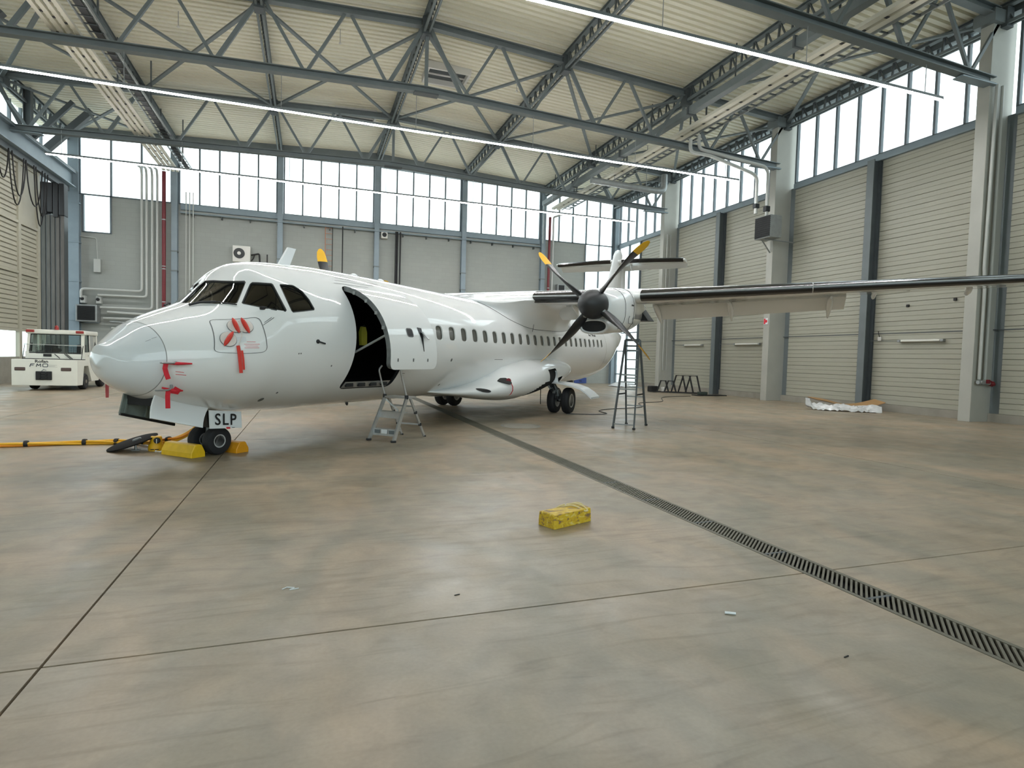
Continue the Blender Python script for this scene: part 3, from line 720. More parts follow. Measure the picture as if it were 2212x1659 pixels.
# cockpit inside
mb = MB()
mb.loft([[L(-0.62, -0.7, 1.75), L(-0.62, 0.7, 1.75), L(-0.62, 0.6, 2.18), L(-0.62, -0.6, 2.18)], [L(-0.1, -1.0, 1.7), L(-0.1, 1.0, 1.7), L(-0.1, 0.8, 2.33), L(-0.1, -0.8, 2.33)]])
mb.build('instrument_panel', M['cable'], ac)
for yy in (-0.5, 0.5):
    st = MB().bbox(0.55, 1.0, -yy-0.25, -yy+0.25, 1.55, 1.68, 0.04).build('cockpit_seat', M['cable'], ac)
    MB().bbox(0.95, 1.12, -yy-0.24, -yy+0.24, 1.6, 2.25, 0.05).build('seat_back', M['cable'], st)
    MB().bbox(0.98, 1.1, -yy-0.13, -yy+0.13, 2.29, 2.52, 0.04).build('headrest', M['mesh'], st)
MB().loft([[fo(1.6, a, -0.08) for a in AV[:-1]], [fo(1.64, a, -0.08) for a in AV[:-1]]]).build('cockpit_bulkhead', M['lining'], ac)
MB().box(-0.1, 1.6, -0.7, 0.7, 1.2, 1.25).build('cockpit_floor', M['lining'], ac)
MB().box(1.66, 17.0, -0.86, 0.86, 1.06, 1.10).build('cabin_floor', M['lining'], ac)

# cargo opening frame, sill and door swung out about its top hinge
N = len(DOOR); q = [fo(s, a, 0.001) for s, a in DOOR]+[fo(s, a, -0.075) for s, a in DOOR]
MB().add(q, [(i, (i+1) % N, N+(i+1) % N, N+i) for i in range(N)]).build('door_frame', M['darkmetal'], ac, smooth=60)
ring('frame_seal', DOOR, 0.03, -0.03, M['darkmetal'], ac, inward=True)
def bandpatch(s0, s1, a0, a1, off, name, m, parent, tf=None, n=8):
    P = [(s0+(s1-s0)*i/n, a) for i in range(n+1) for a in (a0, (a0+a1)/2, a1)]
    return skin(name, P, [(i*3+k, i*3+k+1, i*3+k+4, i*3+k+3) for i in range(n) for k in range(2)], off, m, parent, tf=tf)
sl = bandpatch(1.93, 3.26, -45.6, -38.6, -0.012, 'door_sill', M['alu'], ac)
for k in range(4):
    a = fo(2.08+0.34*k, -42, 0.0); MB().bbox(a.x-0.09, a.x+0.09, a.y-0.03, a.y+0.03, a.z-0.03, a.z+0.04, 0.012).build('sill_latch', M['darkmetal'], sl)
HA = radians(37.0)
def swing(v):
    t, b, w = sec(max(1.84, min(3.35, v.x))); h = fp(2.6, 45)
    y, z = -v.y-(-h.y), v.z-h.z
    return L(v.x, -h.y+y*cos(HA)-z*sin(HA), h.z+y*sin(HA)+z*cos(HA))
_sw0 = swing(Vector((2.6, 0, 0)))
def swing_n(v): return swing(v)
DP = dens(rpoly([(1.86, 44.5), (3.33, 44.5), (3.33, -45), (1.86, -45)], 0.15, 6), 0.1)
dw = rpoly([(2.43, -19.0), (2.59, -19.0), (2.59, -13.2), (2.43, -13.2)], 0.04)
def hpoly(poly): return poly
def swsheet(name, poly, off, m, parent, hole=None, step=0.1):
    s0, s1 = min(p[0] for p in poly), max(p[0] for p in poly); a0, a1 = min(p[1] for p in poly), max(p[1] for p in poly)
    pts = list(poly); edges = [(i, (i+1) % len(poly)) for i in range(len(poly))]
    for i in range(1, 15):
        for j in range(1, 22):
            c0 = (s0+(s1-s0)*i/15, a0+(a1-a0)*j/22)
            if inside(c0, poly) and not near(c0, poly, 0.03): pts.append(c0)
    v, e, f, *_ = delaunay_2d_cdt([Vector((p[0], p[1]*KA)) for p in pts], edges, [], 1, 1e-6)
    P = [(x.x, x.y/KA) for x in v]; F = [tuple(t) for t in f]
    return skin(name, P, F, off, m, parent, tf=swing)
cd = swsheet('cargo_door', DP, 0.006, M['white'], ac)
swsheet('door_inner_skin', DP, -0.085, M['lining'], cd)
N = len(DP); q = [swing(fo(s, a, 0.006)) for s, a in DP]+[swing(fo(s, a, -0.085)) for s, a in DP]
MB().add(q, [(i, (i+1) % N, N+(i+1) % N, N+i) for i in range(N)]).build('door_edge', M['gearmetal'], cd, smooth=50)
patch('door_window', dw, 0.010, M['cable'], cd, tf=swing); ring('window_trim', dw, 0.022, 0.009, M['outline'], cd, tf=swing)
dh = rpoly([(2.865, -31), (2.885, -31), (2.90, -20), (2.93, -11.5), (2.78, -11), (2.83, -20)], 0.015); patch('door_handle', dh, 0.012, M['darkmetal'], cd, tf=swing)
a = swing(fo(2.90, -15, 0.02)); b = swing(fo(2.95, -22, 0.10)); MB().beam(a, b, 0.12, 0.015).build('handle_flap', M['galv'], cd)
for k in range(3): patch('door_mark', rpoly([(2.05+0.47*k, -39), (2.085+0.47*k, -39), (2.085+0.47*k, -36.5), (2.05+0.47*k, -36.5)], 0.01), 0.009, M['outline'], cd, tf=swing)
MB().tube([fo(1.90, -12, -0.05), swing(fo(2.02, -16, -0.10))], 0.022, 8).build('stay_rod', M['galv'], cd)
for k in range(4): a = swing(fo(1.87, 30-14*k, -0.06)); MB().bbox(a.x-.03, a.x+.03, a.y-.03, a.y+.03, a.z-.03, a.z+.03, .01).build('door_roller', M['galv'], cd)
# hinge fairing lines above the door
for k in range(3): bandpatch(1.75+0.1*k, 2.7+0.25*k, 47.5+4*k, 47.9+4*k, 0.004, 'hinge_line', M['outline'], ac)

# panel outlines, marks, small fittings
PAN = dens(rpoly([(-0.60, 45.5), (0.00, 29.5), (0.02, -1.5), (-0.72, 7.0)], 0.10, 6), 0.08)
ring('panel_outline', PAN, 0.011, 0.003, M['outline'], ac)
patch('latch_plate', rpoly([(-0.43, 20), (-0.27, 18), (-0.27, 13), (-0.43, 14)], 0.03), 0.004, M['radome'], ac)
def dash(s0, s1, a, m, h=0.35): return [(s0, a), (s1, a-0.0), (s1, a+h), (s0, a+h)]
for s0, a0, s1, a1, th in ((-.315, 10.9, -.088, 6.8, .32), (-.30, 8.9, -.111, 5.6, .32), (-.317, 7.3, -.099, 3.7, .32), (-.27, 12.5, -.145, 10.1, .32), (-1.128, -16.9, -1.042, -17.6, .7), (-1.119, -21.0, -1.008, -21.2, .7)):
    patch('stencil_line', [(s0, a0), (s1, a1), (s1, a1+th), (s0, a0+th)], 0.003, M['red'], ac)
for s0, a0, w_ in ((-1.30, 38, .05), (-1.36, 37, .05), (0.05, 22.5, .12), (0.02, 21, .18), (3.45, -31, .13), (3.5, -33, .06), (7.4, -16.5, .5)):
    patch('stencil_line', dash(s0, s0+w_, a0, 0, 0.5), 0.003, M['outline'], ac)
for s0, a0, rx in ((0.33, -53.6, .05), (5.21, -17.2, .035), (0.52, -46, .02), (5.34, -48, .03), (1.35, -22, .015), (0.6, -12, .012), (0.64, -12, .012)):
    patch('port', [(s0+rx*cos(2*pi*k/12), a0+rx*1.2*sin(2*pi*k/12)/KA) for k in range(12)], 0.004, M['outline'], ac)
a, n_ = fp(0.95, -3.3), fn(0.95, -3.3); v = MB().lathe([(.035, 0), (.035, .012), (.012, .02)], a, n_, 14).build('vane', M['darkmetal'], ac)
MB().beam(a+n_*.02, a+n_*.05+Vector((.13, 0, -.03)), .012, .025).build('vane_arm', M['darkmetal'], v)
# wipers and mirror fitting
for sgn in (1, -1):
    f2 = (lambda a: a) if sgn > 0 else (lambda a: 180-a)
    wp = MB().tube([fo(-0.14, f2(49.7), .015), fo(-0.28, f2(62.5), .02), fo(-0.42, f2(71.5), .025)], 0.010, 6).build('wiper', M['cable'], ac)
    MB().tube([fo(-0.30, f2(63.0), .03), fo(-0.44, f2(71.8), .03), fo(-0.56, f2(75.6), .02)], 0.018, 6).build('wiper_blade', M['cable'], wp)
a, n_ = fp(0.116, 34.2), fn(0.116, 34.2); MB().bbox(a.x-.05, a.x+.06, a.y-.03, a.y+.02, a.z-.03, a.z+.025, .012).build('window_handle', M['cable'], ac)
# blade antenna, roof bumps
MB().prism([L(1.36, .02, 3.24), L(1.62, .02, 3.25), L(1.78, .012, 3.60), L(1.60, .012, 3.60)], L(0, -.045, 0)).build('blade_antenna', M['plate'], ac)
for s in (3.4, 4.3): MB().lathe([(.09, -.02), (.08, .03), (.03, .06)], fp(s, 90), (0, 0, 1), 14).build('roof_beacon', M['plate'], ac)
MB().lathe([(.03, -.02), (.03, .03), (.008, .06)], fp(2.9, -78), fn(2.9, -78), 10).build('drain_mast', M['darkmetal'], ac)
# pitot tubes
for s, a in ((-1.14, -3.6), (-1.10, -38.5)):
    p0, n_ = fp(s, a), fn(s, a); MB().tube([p0-n_*.01, p0+n_*.07, p0+n_*.09+Vector((-.05, 0, 0)), p0+n_*.09+Vector((-.22, 0, 0))], [.02, .016, .014, .010], 8).build('pitot_tube', M['galv'], ac, smooth=60)
# SLP reflection is left to the gloss; registration on the rear fuselage
def wrap_text(txt, size, s0, a0, name, m, bold=0.01, sx=1.0, off=0.004):
    v, f = text_mesh(txt, size, bold, sx); ns = []; pts = [(s0+x, a0+y/KA) for x, y in v]
    return skin(name, pts, f, off, m, ac)
wrap_text('EI-SLP', 0.42, 15.7, 22.3, 'registration', M['letter'], 0.012)

# ---- nose gear
ng = MB().tube([L(0.05, 0, 1.0), L(0.0, 0, 0.24)], 0.065, 12).build('nose_leg', M['gearmetal'], ac, smooth=60)
MB().tube([L(0, -0.2, 0.225), L(0, 0.2, 0.225)], 0.04, 10).build('axle', M['darkmetal'], ng)
MB().tube([L(0.03, 0.05, 0.55), L(0.62, 0.0, 0.70)], 0.012, 6).build('drag_strut', M['darkmetal'], ng)
MB().beam(L(-0.1, 0.0, 0.80), L(-0.05, 0.0, 0.45), 0.2, 0.1).build('steering_block', M['darkmetal'], ng)
def wheel(c0, r, w, hub_r, name='wheel', dark=False):
    """wheel with axis along the aircraft's y; returns tyre object"""
    cx = L(*c0); ax = Vector((0, -1, 0)); h = w/2
    t = MB().lathe([(hub_r*1.02, -h*.80), (r*.80, -h), (r*.93, -h*.86), (r*.985, -h*.55), (r, -h*.30), (r*.985, -h*.26), (r*.985, -h*.2), (r, -h*.16), (r, h*.16), (r*.985, h*.2), (r*.985, h*.26), (r, h*.30), (r*.985, h*.55), (r*.93, h*.86), (r*.80, h), (hub_r*1.02, h*.80)], cx, ax, 40).build(name, M['tyre'], ac, smooth=40)
    MB().lathe([(hub_r, -h*.8), (hub_r*1.02, -h*.84), (hub_r*.86, -h*.80), (hub_r*.70, -h*.45), (hub_r*.35, -h*.4), (hub_r*.3, -h*.7), (.001, -h*.72)], cx, ax, 28).lathe([(hub_r, h*.8), (hub_r*1.02, h*.84), (hub_r*.86, h*.80), (hub_r*.70, h*.45), (hub_r*.35, h*.4), (hub_r*.3, h*.7), (.001, h*.72)], cx, ax, 28).build('rim', M['rim'], t, smooth=40)
    if dark:
        for q in (-1, 1): MB().lathe([(hub_r*.72, 0), (hub_r*.72, .004), (hub_r*.3, .006), (.001, .006)], cx+ax*(q*h*.50), ax*q, 24).build('hub_cover', M['darkmetal'], t)
    for k in range(8):
        p = cx+ax*h*.44+Vector((cos(k*pi/4), 0, sin(k*pi/4)))*hub_r*.52; MB().lathe([(hub_r*.1, 0), (hub_r*.1, .006)], p, ax, 8).build('rim_hole', M['black'], t)
    return t
wheel((0, 0.17, 0.226), 0.226, 0.17, 0.105, dark=True); wheel((0, -0.17, 0.226), 0.226, 0.17, 0.105, dark=True)
# nose gear doors
def panel(name, quad, th, m, parent=ac, bulge=0.0):
    A, B, C_, D_ = [L(*p) for p in quad]; rows = []
    n = (B-A).cross(D_-A).normalized()
    for i in range(7):
        u = i/6; rows.append([(A.lerp(B, u)).lerp(D_.lerp(C_, u), v/4)+n*bulge*sin(pi*v/4)*1.0 for v in range(5)])
    mb = MB(); mb.grid(rows); mb.grid([[p+n*th for p in r] for r in rows])
    per = [r[0] for r in rows]+rows[-1][1:]+[r[-1] for r in rows[::-1]][1:]+rows[0][::-1][1:-1]; k = len(mb.v); N = len(per)
    mb.add(per+[p+n*th for p in per], [(i, (i+1) % N, N+(i+1) % N, N+i) for i in range(N)])
    return mb.build(name, m, parent, smooth=40)
gd_l = panel('nose_gear_door', [(-1.13, .36, 1.02), (-0.30, .36, .785), (-0.42, .40, .49), (-1.22, .40, .70)], 0.03, M['plate'], bulge=0.03)
gd_r = panel('nose_gear_door', [(-1.13, -.34, 1.02), (-0.30, -.34, .80), (-0.34, -.36, .47), (-1.19, -.36, .71)], 0.03, M['bay'])
for k in range(3): MB().beam(L(-1.08+.3*k, -.335, .98-.08*k), L(-1.13+.3*k, -.335, .72-.08*k), .03, .02).build('door_rib', M['bay'], gd_r)
MB().beam(L(-1.19, -.35, .71), L(-0.36, -.35, .475), .05, .035).build('door_edge_strip', M['cable'], gd_r)
MB().box(-1.10, -0.2, -.33, .33, .85, .98).build('gear_bay', M['lining'], ac)
gd_s = panel('leg_door', [(-0.28, .36, .745), (0.30, .36, .685), (0.30, .38, .42), (-0.28, .38, .46)], 0.02, M['plate'])
MB().beam(L(0.0, .36, .55), L(0.0, .05, .5), .03, .03).build('door_link', M['gearmetal'], gd_s)
v, f = text_mesh('SLP', 0.255, 0.0035, 0.95, 1.18); tx0, ty0 = -0.20, 0.508
MB().add([L(tx0+x, .386 if y < .1 else .384, ty0+y-0.085*(x)) for x, y in v], f).build('registration', M['letter'], gd_s, recalc=False)
MB().add([L(-.0, .390, .462), L(.07, .390, .455), L(.07, .390, .425), L(-.0, .390, .432)], [(0, 1, 2, 3)]).build('red_plate', M['red'], gd_s)
MB().add([L(.10, .390, .450), L(.16, .390, .443), L(.15, .390, .435), L(.11, .390, .439)], [(0, 1, 2, 3)]).build('small_print', M['outline'], gd_s)

# ---- wing
def airfoil(t, n=28):
    up = []
    for k in range(n+1):
        x = 0.5*(1-cos(pi*k/n)); yt = 5*t*(0.2969*sqrt(x)-0.1260*x-0.3516*x*x+0.2843*x**3-0.1036*x**4); cam_ = 0.03*4*x*(1-x)
        up.append((x, cam_+yt, cam_-yt))
    return up
STA = [(0.0, 2.57, 9.38, 3.47, .17), (1.0, 2.57, 9.38, 3.475, .17), (4.9, 2.57, 9.38, 3.46, .165), (13.53, 1.59, 9.80, 3.72, .13)]
def wsta(y):
    ya = abs(y)
    for a, b in zip(STA, STA[1:]):
        if ya <= b[0]+1e-6: t = (ya-a[0])/(b[0]-a[0]); return [a[i]+(b[i]-a[i])*t for i in range(1, 5)]
    return STA[-1][1:]
def wring(y, sc=1.0):
    c, s0, z0, t = wsta(y); af = airfoil(t)
    return [L(s0+x*c, y, z0+u*c*sc) for x, u, d in af]+[L(s0+x*c, y, z0+d*c*sc) for x, u, d in af[::-1][:-1]][1:]
def wp_(y, x, up, off=0.0):
    c, s0, z0, t = wsta(y); yt = 5*t*(0.2969*sqrt(x)-0.1260*x-0.3516*x*x+0.2843*x**3-0.1036*x**4); cb = 0.03*4*x*(1-x)
    return L(s0+x*c-(off if x < .02 else 0), y, z0+(cb+yt if up else cb-yt)*c+(off if up else -off))
for sg in (1, -1):
    ys_ = [0, 1.0, 2.0, 3.0, 4.0, 4.9, 6, 7, 8, 9, 10, 11, 12, 12.8, 13.3, 13.5]
    mb = MB().loft([wring(y*sg, 1.0 if y < 13.3 else (.75 if y < 13.45 else .3)) for y in ys_])
    wg = mb.build('wing', M['white'], ac, smooth=50)
    for y0, y1 in ((1.58, 3.45), (4.74, 8.9), (8.92, 13.2)):
        rows = []
        for i in range(9):
            y = (y0+(y1-y0)*i/8)*sg; rows.append([wp_(y, x, True, .014) for x in (.11, .08, .05, .025, .01, .003)]+[wp_(y, 0, True, .014)]+[wp_(y, x, False, .014) for x in (.003, .01, .025, .05, .07)])
        MB().grid(rows).build('deicing_boot', M['boot'], wg, smooth=60)
        MB().grid([[r[5]+Vector((-.003, 0, .012)), r[6]+Vector((-.004, 0, -.0))] for r in rows]).build('boot_highlight', M['galv'], wg)  # pale strip painted in as the highlight along the leading edge
    # flaps and their track fairings
    for y0, y1 in ((1.5, 3.3), (4.75, 9.75)):
        rows = []
        fr = []
        for i in range(7):
            y = (y0+(y1-y0)*i/6)*sg; c, s0, z0, t = wsta(y); s1, zz = s0+.80*c, z0+0.0; th = radians(32); cf = .33*c
            prof = [(0, 0.03), (.06, .085), (.2, .09), (.6, .05), (1, .004), (1, -.004), (.6, -.03), (.2, -.06), (.05, -.05)]
            fr.append([L(s1+x*cf*cos(th)+q*c*sin(th)*.6, y, zz-x*cf*sin(th)+q*c*.6) for x, q in prof])
        fp_ = MB().loft(fr).build('flap', M['white'], wg, smooth=40)
        for yt in ((4.82, 6.88, 9.38) if y0 > 4 else (2.3,)):
            c, s0, z0, t = wsta(yt); y = yt*sg
            rr = []
            for k in range(8):
                u = k/7; r = .075*sin(pi*min(.98, max(.04, u)))**.6+.008; rr.append([L(s0+c*.55+u*1.25, y+r*cos(2*pi*q/10), z0-.13-.42*u*u+r*1.3*sin(2*pi*q/10)) for q in range(10)])
            MB().loft(rr).build('flap_track_fairing', M['white'], wg, smooth=60)
    # aileron hinge fairings outboard
    for yt in (10.35, 12.3):
        c, s0, z0, t = wsta(yt); y = yt*sg
        rr = [[L(s0+c*.55+u*.7, y+(.05*sin(pi*(u*.9+.05)))*cos(2*pi*q/8), z0-.06-.06*u+.10*sin(pi*(u*.9+.05))*sin(2*pi*q/8)) for q in range(8)] for u in [k/6 for k in range(7)]]
        MB().loft(rr).build('hinge_fairing', M['white'], wg, smooth=60)
    if sg > 0:
        v, f = text_mesh('EI-SLP', 1.05, 0.015, 0.86)
        def under(x, y):
            yy = 5.15+x; c, s0, z0, t = wsta(yy); xc = (10.95-y*0.95-s0)/c; return wp_(yy, max(.02, min(.97, xc)), False, .035)
        o = MB().add([under(x, y) for x, y in v], f).build('registration', M['letter'], wg, recalc=False)
# wing to fuselage fairing: a hump that grows out of the cabin roof and flows into the wing on both sides
FA_S = [7.7, 8.2, 8.6, 9.1, 9.7, 10.5, 11.5, 12.3, 13.2, 14.0, 14.6]
FA_A = [66, 47, 37, 31, 26.5, 24.5, 25, 25.5, 28, 38, 60]         # where its lower edge meets the cabin side
FA_Y = [.55, .96, 1.22, 1.48, 1.76, 1.90, 1.95, 1.90, 1.75, 1.2, .6]   # shoulder, outward
FA_Z = [3.24, 3.22, 3.26, 3.36, 3.40, 3.40, 3.40, 3.36, 3.28, 3.25, 3.26]
FA_T = [3.33, 3.40, 3.50, 3.60, 3.66, 3.69, 3.67, 3.60, 3.53, 3.48, 3.42]
def fair_half(s):
    a0, yb, zb, zt = (pchip(FA_S, q, s) for q in (FA_A, FA_Y, FA_Z, FA_T))
    A = fp(s, a0); A = (-A.y, A.z); Cc = (min(A[0]-.02, yb*.78), zb-.16 if yb > 1.3 else (A[1]+zb)/2); out = []
    for k in range(9):
        u = k/8; out.append(((1-u)**2*A[0]+2*u*(1-u)*Cc[0]+u*u*yb, (1-u)**2*A[1]+2*u*(1-u)*Cc[1]+u*u*zb))
    for k in range(1, 9):
        u = k/8; r = radians(90*u); out.append((yb*cos(r)**.9 if u < 1 else 0, zb+(zt-zb)*sin(r)**.8))
    return out
rr = []
for k in range(41):
    s = 7.7+6.9*k/40; hf_ = fair_half(s); rr.append([L(s, y, z) for y, z in hf_]+[L(s, -y, z) for y, z in hf_[::-1][1:]]+[L(s, -hf_[0][0]*.9, hf_[0][1]-.05), L(s, hf_[0][0]*.9, hf_[0][1]-.05)])
wf_ = MB().loft(rr).build('wing_fairing', M['white'], ac, smooth=60)
for sg in (1, -1): MB().tube([fo(s, a if sg > 0 else 180-a, .004) for s, a in [(pp, pchip(FA_S, FA_A, pp)-.3) for pp in [7.75+6.6*k/40 for k in range(41)]]], .007, 5).build('fairing_seam', M['outline'], wf_)
MB().tube([L(9.95, 1.40, 2.72), L(9.95, 1.36, 2.5)], .008, 5).build('vent_line', M['outline'], wf_)

# ---- engines
def selip(s, yc, zc, hy, hz, ex=2.5, n=32):
    out = []
    for k in range(n):
        a = 2*pi*k/n; ca, sa = cos(a), sin(a); out.append(L(s, yc+hy*abs(ca)**(2/ex)*(1 if ca > 0 else -1), zc+hz*abs(sa)**(2/ex)*(1 if sa > 0 else -1)))
    return out
def engine(sg, rot):
    yc = 4.02*sg
    nc = MB().loft([selip(s, yc, (zt+zb)/2, hy, (zt-zb)/2, ex) for s, hy, zt, zb, ex in ((7.62, .34, 3.40, 2.72, 2), (7.72, .42, 3.44, 2.62, 2.2), (7.95, .53, 3.50, 2.46, 2.4), (8.3, .64, 3.56, 2.40, 2.7), (8.7, .70, 3.61, 2.40, 2.9), (9.1, .66, 3.66, 2.42, 2.9), (9.6, .57, 3.70, 2.46, 2.8), (10.4, .46, 3.72, 2.56, 2.6), (11.4, .36, 3.68, 2.74, 2.4), (12.3, .26, 3.60, 3.0, 2.2), (13.0, .1, 3.5, 3.3, 2))]).build('engine_nacelle', M['white'], ac, smooth=60)
    # air intake under the spinner
    it = MB()
    it.loft([selip(s, yc, zc, hy, hz, 2.4) for s, hy, hz, zc in ((7.62, .30, .13, 2.525), (7.585, .31, .14, 2.525), (7.565, .33, .16, 2.525), (7.575, .355, .185, 2.525), (7.65, .385, .20, 2.53), (8.0, .44, .22, 2.56), (8.6, .46, .24, 2.62))], cap=False)
    it.build('air_intake', M['white'], nc, smooth=60)
    MB().loft([selip(s, yc, 2.525, hy, hz, 2.4) for s, hy, hz in ((7.60, .315, .145), (7.63, .30, .13), (7.95, .28, .11), (7.951, .01, .01))]).build('intake_throat', M['black'], nc)
    for s_, a0, a1 in ((8.25, -70, 70), (8.9, -80, 80)):
        pts = []
        for k in range(15):
            a = radians(a0+(a1-a0)*k/14)*1.0
            hy, zt, zb, ex = ((.628, 3.553, 2.408, 2.68) if s_ < 8.5 else (.69, 3.635, 2.41, 2.9)); ca, sa = cos(a), sin(a)
            pts.append(L(s_, yc+sg*(hy+.002)*abs(ca)**(2/ex), (zt+zb)/2+(zt-zb)/2*abs(sa)**(2/ex)*(1 if sa > 0 else -1)))
        MB().tube(pts, .006, 5).build('cowl_seam', M['outline'], nc)
    MB().box(8.6, 8.8, -(yc+sg*.70)-.004, -(yc+sg*.70)+.004, 3.12, 3.15).build('cowl_vent', M['cable'], nc)
    for (p, q) in (((8.4, 2.65), (8.85, 2.65)), ((8.85, 2.65), (8.85, 2.85)), ((8.4, 2.65), (8.4, 2.76)), ((8.4, 2.76), (8.5, 2.84)), ((8.72, 2.77), (8.85, 2.84))):
        MB().beam(L(p[0], yc+sg*.675, p[1]), L(q[0], yc+sg*.675, q[1]), .012, .012).build('cowl_latch', M['outline'], nc)
    MB().prism([L(11.3, yc+sg*.10, 3.30), L(11.3, yc+sg*.27, 3.30), L(11.3, yc+sg*.55, 2.92), L(11.3, yc+sg*.10, 2.92)], L(.9, 0, .03)).build('flap_gap_shade', M['darkmetal'], nc)  # dark block put in for the shaded gap between nacelle and flap
    # propeller
    pr = MB().lathe([(.001, 0), (.07, .015), (.16, .07), (.25, .17), (.32, .30), (.355, .44), (.365, .58), (.365, .66), (.34, .68)], L(6.95, yc, 3.06), (1, 0, 0), 40).build('propeller', M['spinner'], ac, smooth=60)
    for k in range(4):
        a = radians(rot+90*k); rad = Vector((0, -cos(a), sin(a))); tan = Vector((0, sin(a), cos(a)))   # radial and tangential in local axes
        axl = Vector((1, 0, 0)); c0 = L(7.42, yc, 3.06); rings = []; tips = []
        for r, ch, be, th in ((.30, .22, 114, .14), (.42, .30, 114, .12), (.60, .36, 110, .10), (.85, .40, 103, .075), (1.15, .41, 94, .055), (1.42, .39, 85, .042), (1.56, .37, 80, .034), (1.72, .33, 76, .026), (1.86, .26, 74, .02), (1.94, .14, 73, .014), (1.965, .03, 73, .008)):
            b = radians(be); cd_ = -tan*cos(b)*1.0+axl*sin(b); nd = tan*sin(b)+axl*cos(b)
            o = c0+rad*r-tan*.26*max(0, (r-.3)/1.66)**2+axl*.03; rg = []
            for q in range(12):
                t = 2*pi*q/12; rg.append(o+cd_*(ch/2*cos(t))+nd*(th/2*sin(t)))
            rings.append(rg)
        bl = MB().loft(rings[:7]).build('blade', M['blade'], pr, smooth=50)
        tb_ = MB(); m_ = 12
        for i in range(6, len(rings)-1):
            for q in range(m_): tb_.add([rings[i][q], rings[i][(q+1) % m_], rings[i+1][(q+1) % m_], rings[i+1][q]], [(0, 1, 2, 3)], 0 if sin(2*pi*(q+.5)/m_) < 0 else 1)
        tb_.add(rings[-1], [tuple(range(m_))], 1); tb_.build('blade_tip', [M['yellow'], M['blade']], pr, smooth=None)
        MB().lathe([(.075, 0), (.075, .04), (.06, .06)], c0+rad*.32, rad, 14).build('blade_cuff', M['galv'], pr)
    return nc
engine(1, 55); engine(-1, 30)

# ---- tail
def fin_ring(z, s0, s1, t): return [L(s0+(s1-s0)*x, t*(1-(2*x-.7)**2/1.7 if x < .98 else .02)*sgn, z) for x, sgn in [(0, 0), (.03, .35), (.1, .6), (.25, .9), (.5, 1), (.75, .8), (1, .02), (1, -.02), (.75, -.8), (.5, -1), (.25, -.9), (.1, -.6), (.03, -.35)]]
MB().loft([fin_ring(3.2, 18.6, 25.2, .22), fin_ring(3.9, 20.4, 25.3, .18), fin_ring(4.6, 21.9, 25.35, .16), fin_ring(7.2, 23.65, 25.45, .13), fin_ring(7.5, 24.0, 25.4, .11), fin_ring(7.64, 24.5, 25.2, .06)]).build('fin', M['white'], ac, smooth=50)
MB().loft([fin_ring(3.6, 25.22, 26.3, .10), fin_ring(7.0, 25.42, 26.2, .08)]).build('rudder', M['white'], ac, smooth=50)
for sg in (1, -1):
    rg = []
    for y, c, s0, z in ((0, 1.9, 24.05, 6.98), (1.2, 1.65, 24.2, 7.0), (3.35, 1.15, 24.42, 6.98), (3.5, 1.1, 24.46, 6.98)):
        dr_ = lambda x: -.27*max(0, x-.62)/.38
        rg.append([L(s0+x*c, y*sg, z+(u-.03*4*x*(1-x))*c+dr_(x)) for x, u, d in airfoil(.13, 16)]+[L(s0+x*c, y*sg, z+(d-.03*4*x*(1-x))*c+dr_(x)) for x, u, d in airfoil(.13, 16)[::-1]][1:-1])
    ht = MB().loft(rg).build('tailplane', M['white'], ac, smooth=50)
    MB().loft([[L(s0-.02, y*sg, z), L(s0+.03, y*sg, z+.065), L(s0+.12, y*sg, z+.105), L(s0+.12, y*sg, z-.115), L(s0+.03, y*sg, z-.07)] for y, s0, z in ((.30, 24.085, 6.985), (1.2, 24.2, 7.0), (3.42, 24.43, 6.98))]).build('deicing_boot', M['boot'], ht)
    MB().loft([[L(s, 3.5*sg, z) for s, z in pts] and [L(s, y*sg, z+dz) for s, z in ((24.3, 7.02), (24.5, 7.24), (24.75, 7.2), (25.6, 6.98), (25.55, 6.80), (24.8, 6.78))] for y, dz, pts in ((3.47, 0, ()), (3.66, .01, ()))]).build('tip_fairing', M['plate'], ht, smooth=30)
MB().lathe([(.03, -.3), (.09, -.1), (.1, .2), (.03, .5)], L(24.7, 0, 6.98), (1, 0, 0), 14).build('tail_bullet', M['plate'], ac, smooth=60)
MB().prism([L(24.7, .6, 6.9), L(25.1, .6, 6.9), L(25.05, .6, 6.6)], L(0, .05, 0)).build('hinge_fairing', M['plate'], ac)
MB().bbox(17.2, 17.5, -.1, .1, .66, .80, .03).build('tail_skid', M['cable'], ac)

